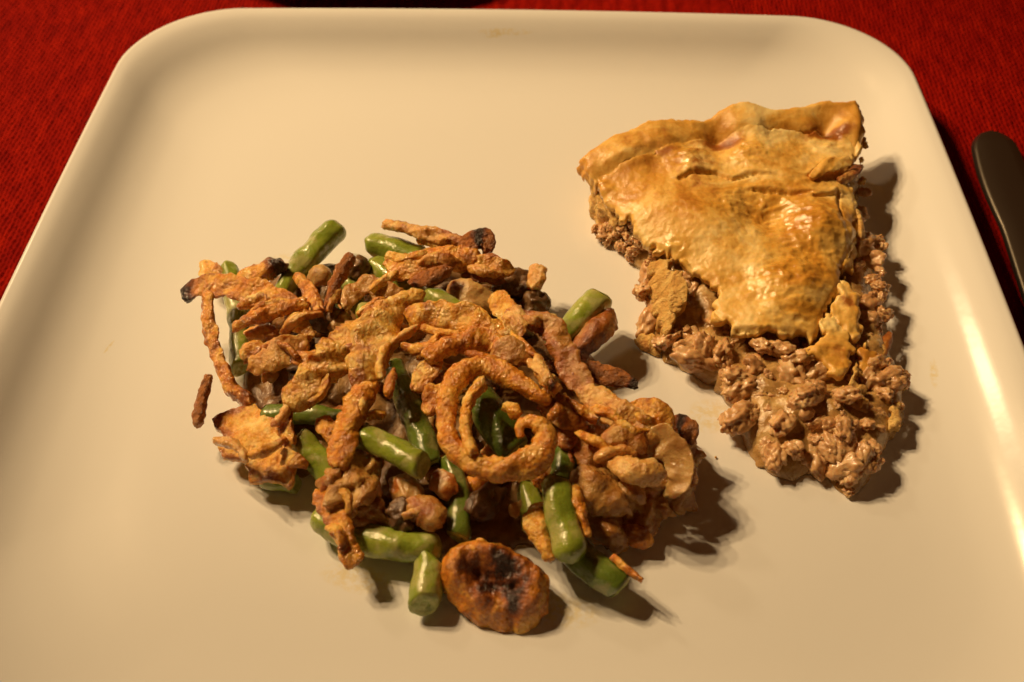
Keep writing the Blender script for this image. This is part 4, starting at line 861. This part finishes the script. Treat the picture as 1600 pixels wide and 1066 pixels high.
st('fried_onion', [(326, 588, 1.6), (320, 612, 1.5), (314, 640, 1.3), (311, 664, 1.1)], [14, 20, 20, 14], CH, t=2.6, brown=.25, label='lone onion twig sticking up left of the wide onion sheet')
# lower middle
st('fried_onion', [(498, 768, 1.4), (514, 786, 1.5), (526, 812, 1.5), (542, 845, 1.4), (552, 885, 1.1)], [26, 36, 34, 36, 32], AM, t=2.4, curl=.1, brown=.18, label='reddish onion strip draped over the long bean at the front left')
lump('onion_piece', P(556, 758, 1.5), .0062, SA, label='lumpy glazed onion clump at the front left, biggest of the lumps', cat='onion', sq=(1.4, .9, .7), amp=.5)
lump('onion_piece', P(528, 762, 1.5), .0045, SA, label='knob of glazed onion at the left end of the front clump', cat='onion', amp=.5)
lump('onion_piece', P(572, 802, 1.0), .0050, SA, label='pale onion lump resting on the long front bean', cat='onion', sq=(1.3, .8, .8), amp=.5)
st('onion_piece', [(640, 792, 1.3), (668, 800, 1.5), (684, 820, 1.4)], [40, 46, 38], SA, t=4, curl=-.1, rag=.8, brown=.1, label='orange creamy onion square above the long front bean', cat='onion')
st('onion_piece', [(676, 748, 1.4), (696, 758, 1.5), (706, 778, 1.3)], [36, 40, 30], CL, t=2.6, rag=.6, brown=.2, label='brown glassy onion flap below the glossy middle bean', cat='onion')
lump('mushroom_piece', P(630, 806, 1.1), .0038, MU, label='shiny brown mushroom bead left of the orange creamy square', cat='mushroom')
lump('mushroom_piece', P(638, 778, .9), .0052, CL, label='grey glassy onion bit in the dark middle gap', cat='onion', sq=(1.3, .7, .7))
lump('mushroom_piece', P(757, 785, 1.0), .0048, MU, label='glinting mushroom piece hanging under the big onion ring', cat='mushroom', sq=(.7, 1.4, .8))
lump('onion_piece', P(845, 750, 1.9), .0020, AM, label='tiny round onion bead under the big ring', cat='fried onion')
st('fried_onion', [(842, 792, 1.4), (838, 820, 1.5), (850, 850, 1.4), (862, 876, 1.2)], [30, 42, 26, 18], G, t=4, rag=.8, brown=.0, label='club-shaped golden onion piece left of the ridged bean')
st('fried_onion', [(893, 760, 2.0), (902, 782, 2.0), (912, 812, 1.9), (918, 838, 1.7)], [16, 22, 18, 10], AM, t=1.6, roll=-30, brown=.1, label='thin orange onion peel along the right of the ridged bean')
st('fried_onion', [(956, 870, 1.2), (980, 890, 1.2), (1004, 908, 1.1)], [12, 13, 8], AM, t=2.2, rag=.5, brown=0, endbrown=0, label='orange onion splinter lying on the frontmost right bean')
st('fried_onion', [(500, 655, 1.6), (512, 672, 1.6), (520, 690, 1.5)], [26, 32, 22], AM, t=2.0, brown=.25, label='dark orange onion tab behind the rough dropping strip')
st('fried_onion', [(574, 652, 2.1), (588, 648, 2.1), (600, 652, 2.0)], [16, 20, 14], G, t=2.6, brown=0, label='small round golden scrap beside the rough dropping strip')
st('fried_onion', [(905, 870, .5), (925, 885, .4), (940, 895, .3)], [10, 16, 10], SA, t=1.6, brown=.2, label='small saucy scrap left of the frontmost right bean')
# fried slice at the front with its dark pitted middle
o50 = [(690, 872), (700, 850), (722, 838), (745, 833), (775, 838), (800, 848), (828, 860), (848, 878), (857, 905), (856, 935), (846, 962), (824, 982), (806, 982), (798, 972), (792, 978), (770, 973), (745, 966), (735, 955), (712, 935), (692, 915), (682, 893)]
z50 = lambda a, b_: 1.55 - (b_ - 835) * 0.0075
w50 = xy([(a, b_, z50(a, b_)) for a, b_ in o50])
pl50 = rbf([(a, b_, z50(a, b_)) for a, b_ in o50], 1e-2)
c50 = P(788, 905, z50(788, 905)); c51 = P(735, 905, z50(735, 905))
def pit(x, y): return np.exp(-(((x - c50[0]) / .0085) ** 2 + ((y - c50[1]) / .0085) ** 2) ** 1.5)
def f50(x, y):
    de = dpoly(x, y, w50)
    return pl50(x, y) + 0.0021 * np.sin(np.clip(de / 0.0075, 0, 1) * math.pi) - 0.0016 * pit(x, y) + 0.0011 * fbm(x, y, 150, 3, 3) + pit(x, y) * 0.0009 * fbm(x, y, 500, 4, 2)
o = sheet('fried_onion', w50, f50, M['amber'], step=0.0005, thick=0.0024, rag=0.0005, ragf=120, edge=0.0035, edgedrop=0.0024, off=23, rough=0.00035, roughf=520,
          brown=lambda x, y, de: 0.14 + pit(x, y) * (0.62 + 0.5 * fbm(x, y, 330, 6, 3)) + 0.3 * np.exp(-(((x - c51[0]) / .006) ** 2 + ((y - c51[1]) / .006) ** 2)) + 0.4 * np.clip(fbm(x, y, 140, 8, 2), -.3, 1))
tag(o, 'round fried slice with a dark pitted middle at the front of the heap', 'fried onion')

# thinner strands tangled over the heap
rs_ = random.Random(21)
arcs = [(470, 500, 30, 34), (440, 545, -20, 30), (500, 610, 60, 36), (530, 560, 50, 40), (600, 560, 75, 42), (625, 530, 40, 34), (560, 640, 70, 34), (700, 520, -10, 40), (735, 490, -15, 34), (660, 540, 20, 30), (760, 560, -20, 34), (820, 540, -50, 38),
        (850, 590, -60, 36), (880, 570, -60, 30), (905, 640, -40, 36), (950, 650, -30, 38), (990, 670, -20, 30), (930, 690, -30, 30), (960, 710, 10, 30), (640, 400, 10, 36), (690, 410, -10, 36), (760, 425, -15, 26), (600, 440, 40, 26), (430, 480, 10, 36),
        (400, 470, 20, 30), (365, 700, -40, 30), (420, 700, 30, 32), (440, 650, 60, 22), (540, 780, -70, 30), (530, 840, -70, 26), (650, 800, 20, 24), (870, 640, 60, 24), (1010, 655, -30, 22), (580, 480, 30, 26), (520, 470, 70, 24), (610, 600, 80, 26), (790, 520, 30, 24), (840, 500, 0, 26)]
surf = np.array(TOPS)
for k_, (ax, ay, an, ln) in enumerate(arcs):
    a = math.radians(an); bend = rs_.uniform(-.45, .45)
    pts = []
    for q in (-1, -.4, .3, 1):
        px = ax + q * ln * math.cos(a) - bend * ln * (q * q - .4) * math.sin(a); py = ay - q * ln * math.sin(a) * .8 - bend * ln * (q * q - .4) * math.cos(a)
        wgt = 1 / (np.hypot(surf[:, 0] - px, surf[:, 1] - py) + 6) ** 3
        z = float((surf[:, 2] * wgt).sum() / wgt.sum())
        pts.append((px, py, z + .22 - (.14 if abs(q) == 1 else 0)))
    st('fried_onion', pts, [rs_.uniform(8, 14), rs_.uniform(13, 20), rs_.uniform(13, 20), rs_.uniform(7, 12)], rs_.choice([G, AM, AM, PA, G]), t=rs_.uniform(1.8, 2.8), curl=rs_.uniform(0, .25), roll=rs_.uniform(-35, 35), rag=.8, brown=rs_.uniform(.0, .3),
       label='narrow crisp onion shred tangled in the top of the heap', group='narrow onion shreds over the heap', nr=20)
# filler bits seen in the gaps of the heap
region = np.array([(400, 470), (480, 440), (600, 430), (760, 440), (850, 500), (900, 590), (960, 680), (1010, 740), (960, 800), (870, 800), (800, 830), (720, 830), (600, 820), (540, 760), (500, 700), (440, 640), (400, 560)], float)
rf = random.Random(11); k = 0
while k < 95:
    px = rf.uniform(390, 1010); py = rf.uniform(440, 830)
    if not inside(np.array([px]), np.array([py]), region)[0]: continue
    p = P(px, py, .5); z = float((fs(np.array([p[0]]), np.array([p[1]]))[0] - Z0) * 100) / ZS[0] + rf.uniform(0, .35)
    c = P(px, py, z); kind = rf.random(); k += 1
    if kind < .3:
        a = rf.uniform(0, math.pi); l = rf.uniform(12, 20)
        st('mushroom_piece', [(px - l * math.cos(a), py - l * math.sin(a) * .7, z), (px, py, z + .12), (px + l * math.cos(a), py + l * math.sin(a) * .7, z - .05)], rf.uniform(16, 26), MU, t=2.6, roll=rf.uniform(-50, 50), brown=.0, rag=.6,
           label='small dark mushroom slice in the gaps inside the heap', cat='mushroom', group='mushroom bits inside the heap', nr=18)
    elif kind < .6:
        a = rf.uniform(0, math.pi); l = rf.uniform(14, 24)
        st('onion_piece', [(px - l * math.cos(a), py - l * math.sin(a) * .7, z), (px, py, z + .18), (px + l * math.cos(a), py + l * math.sin(a) * .7, z)], rf.uniform(16, 28), rf.choice([SA, CL]), t=1.8, curl=.2, roll=rf.uniform(-40, 40), brown=.0, rag=.6,
           label='small creamy onion shred in the gaps inside the heap', cat='onion', group='onion bits inside the heap', nr=18)
    else:
        a = rf.uniform(0, math.pi); l = rf.uniform(14, 26)
        st('fried_onion', [(px - l * math.cos(a), py - l * math.sin(a) * .7, z), (px, py, z + .15), (px + l * math.cos(a), py + l * math.sin(a) * .7, z)], rf.uniform(14, 26), rf.choice([AM, SA, SA, CH]), t=2.4, roll=rf.uniform(-40, 40), brown=.2,
           label='short brown onion shred in the gaps inside the heap', group='onion shreds inside the heap', nr=16)
for o in bpy.data.objects:
    if '_o' in o: del o['_o']
print('crumbles', NM[0], 'tris', sum(len(o.data.polygons) for o in bpy.data.objects if o.type == 'MESH') * 2)
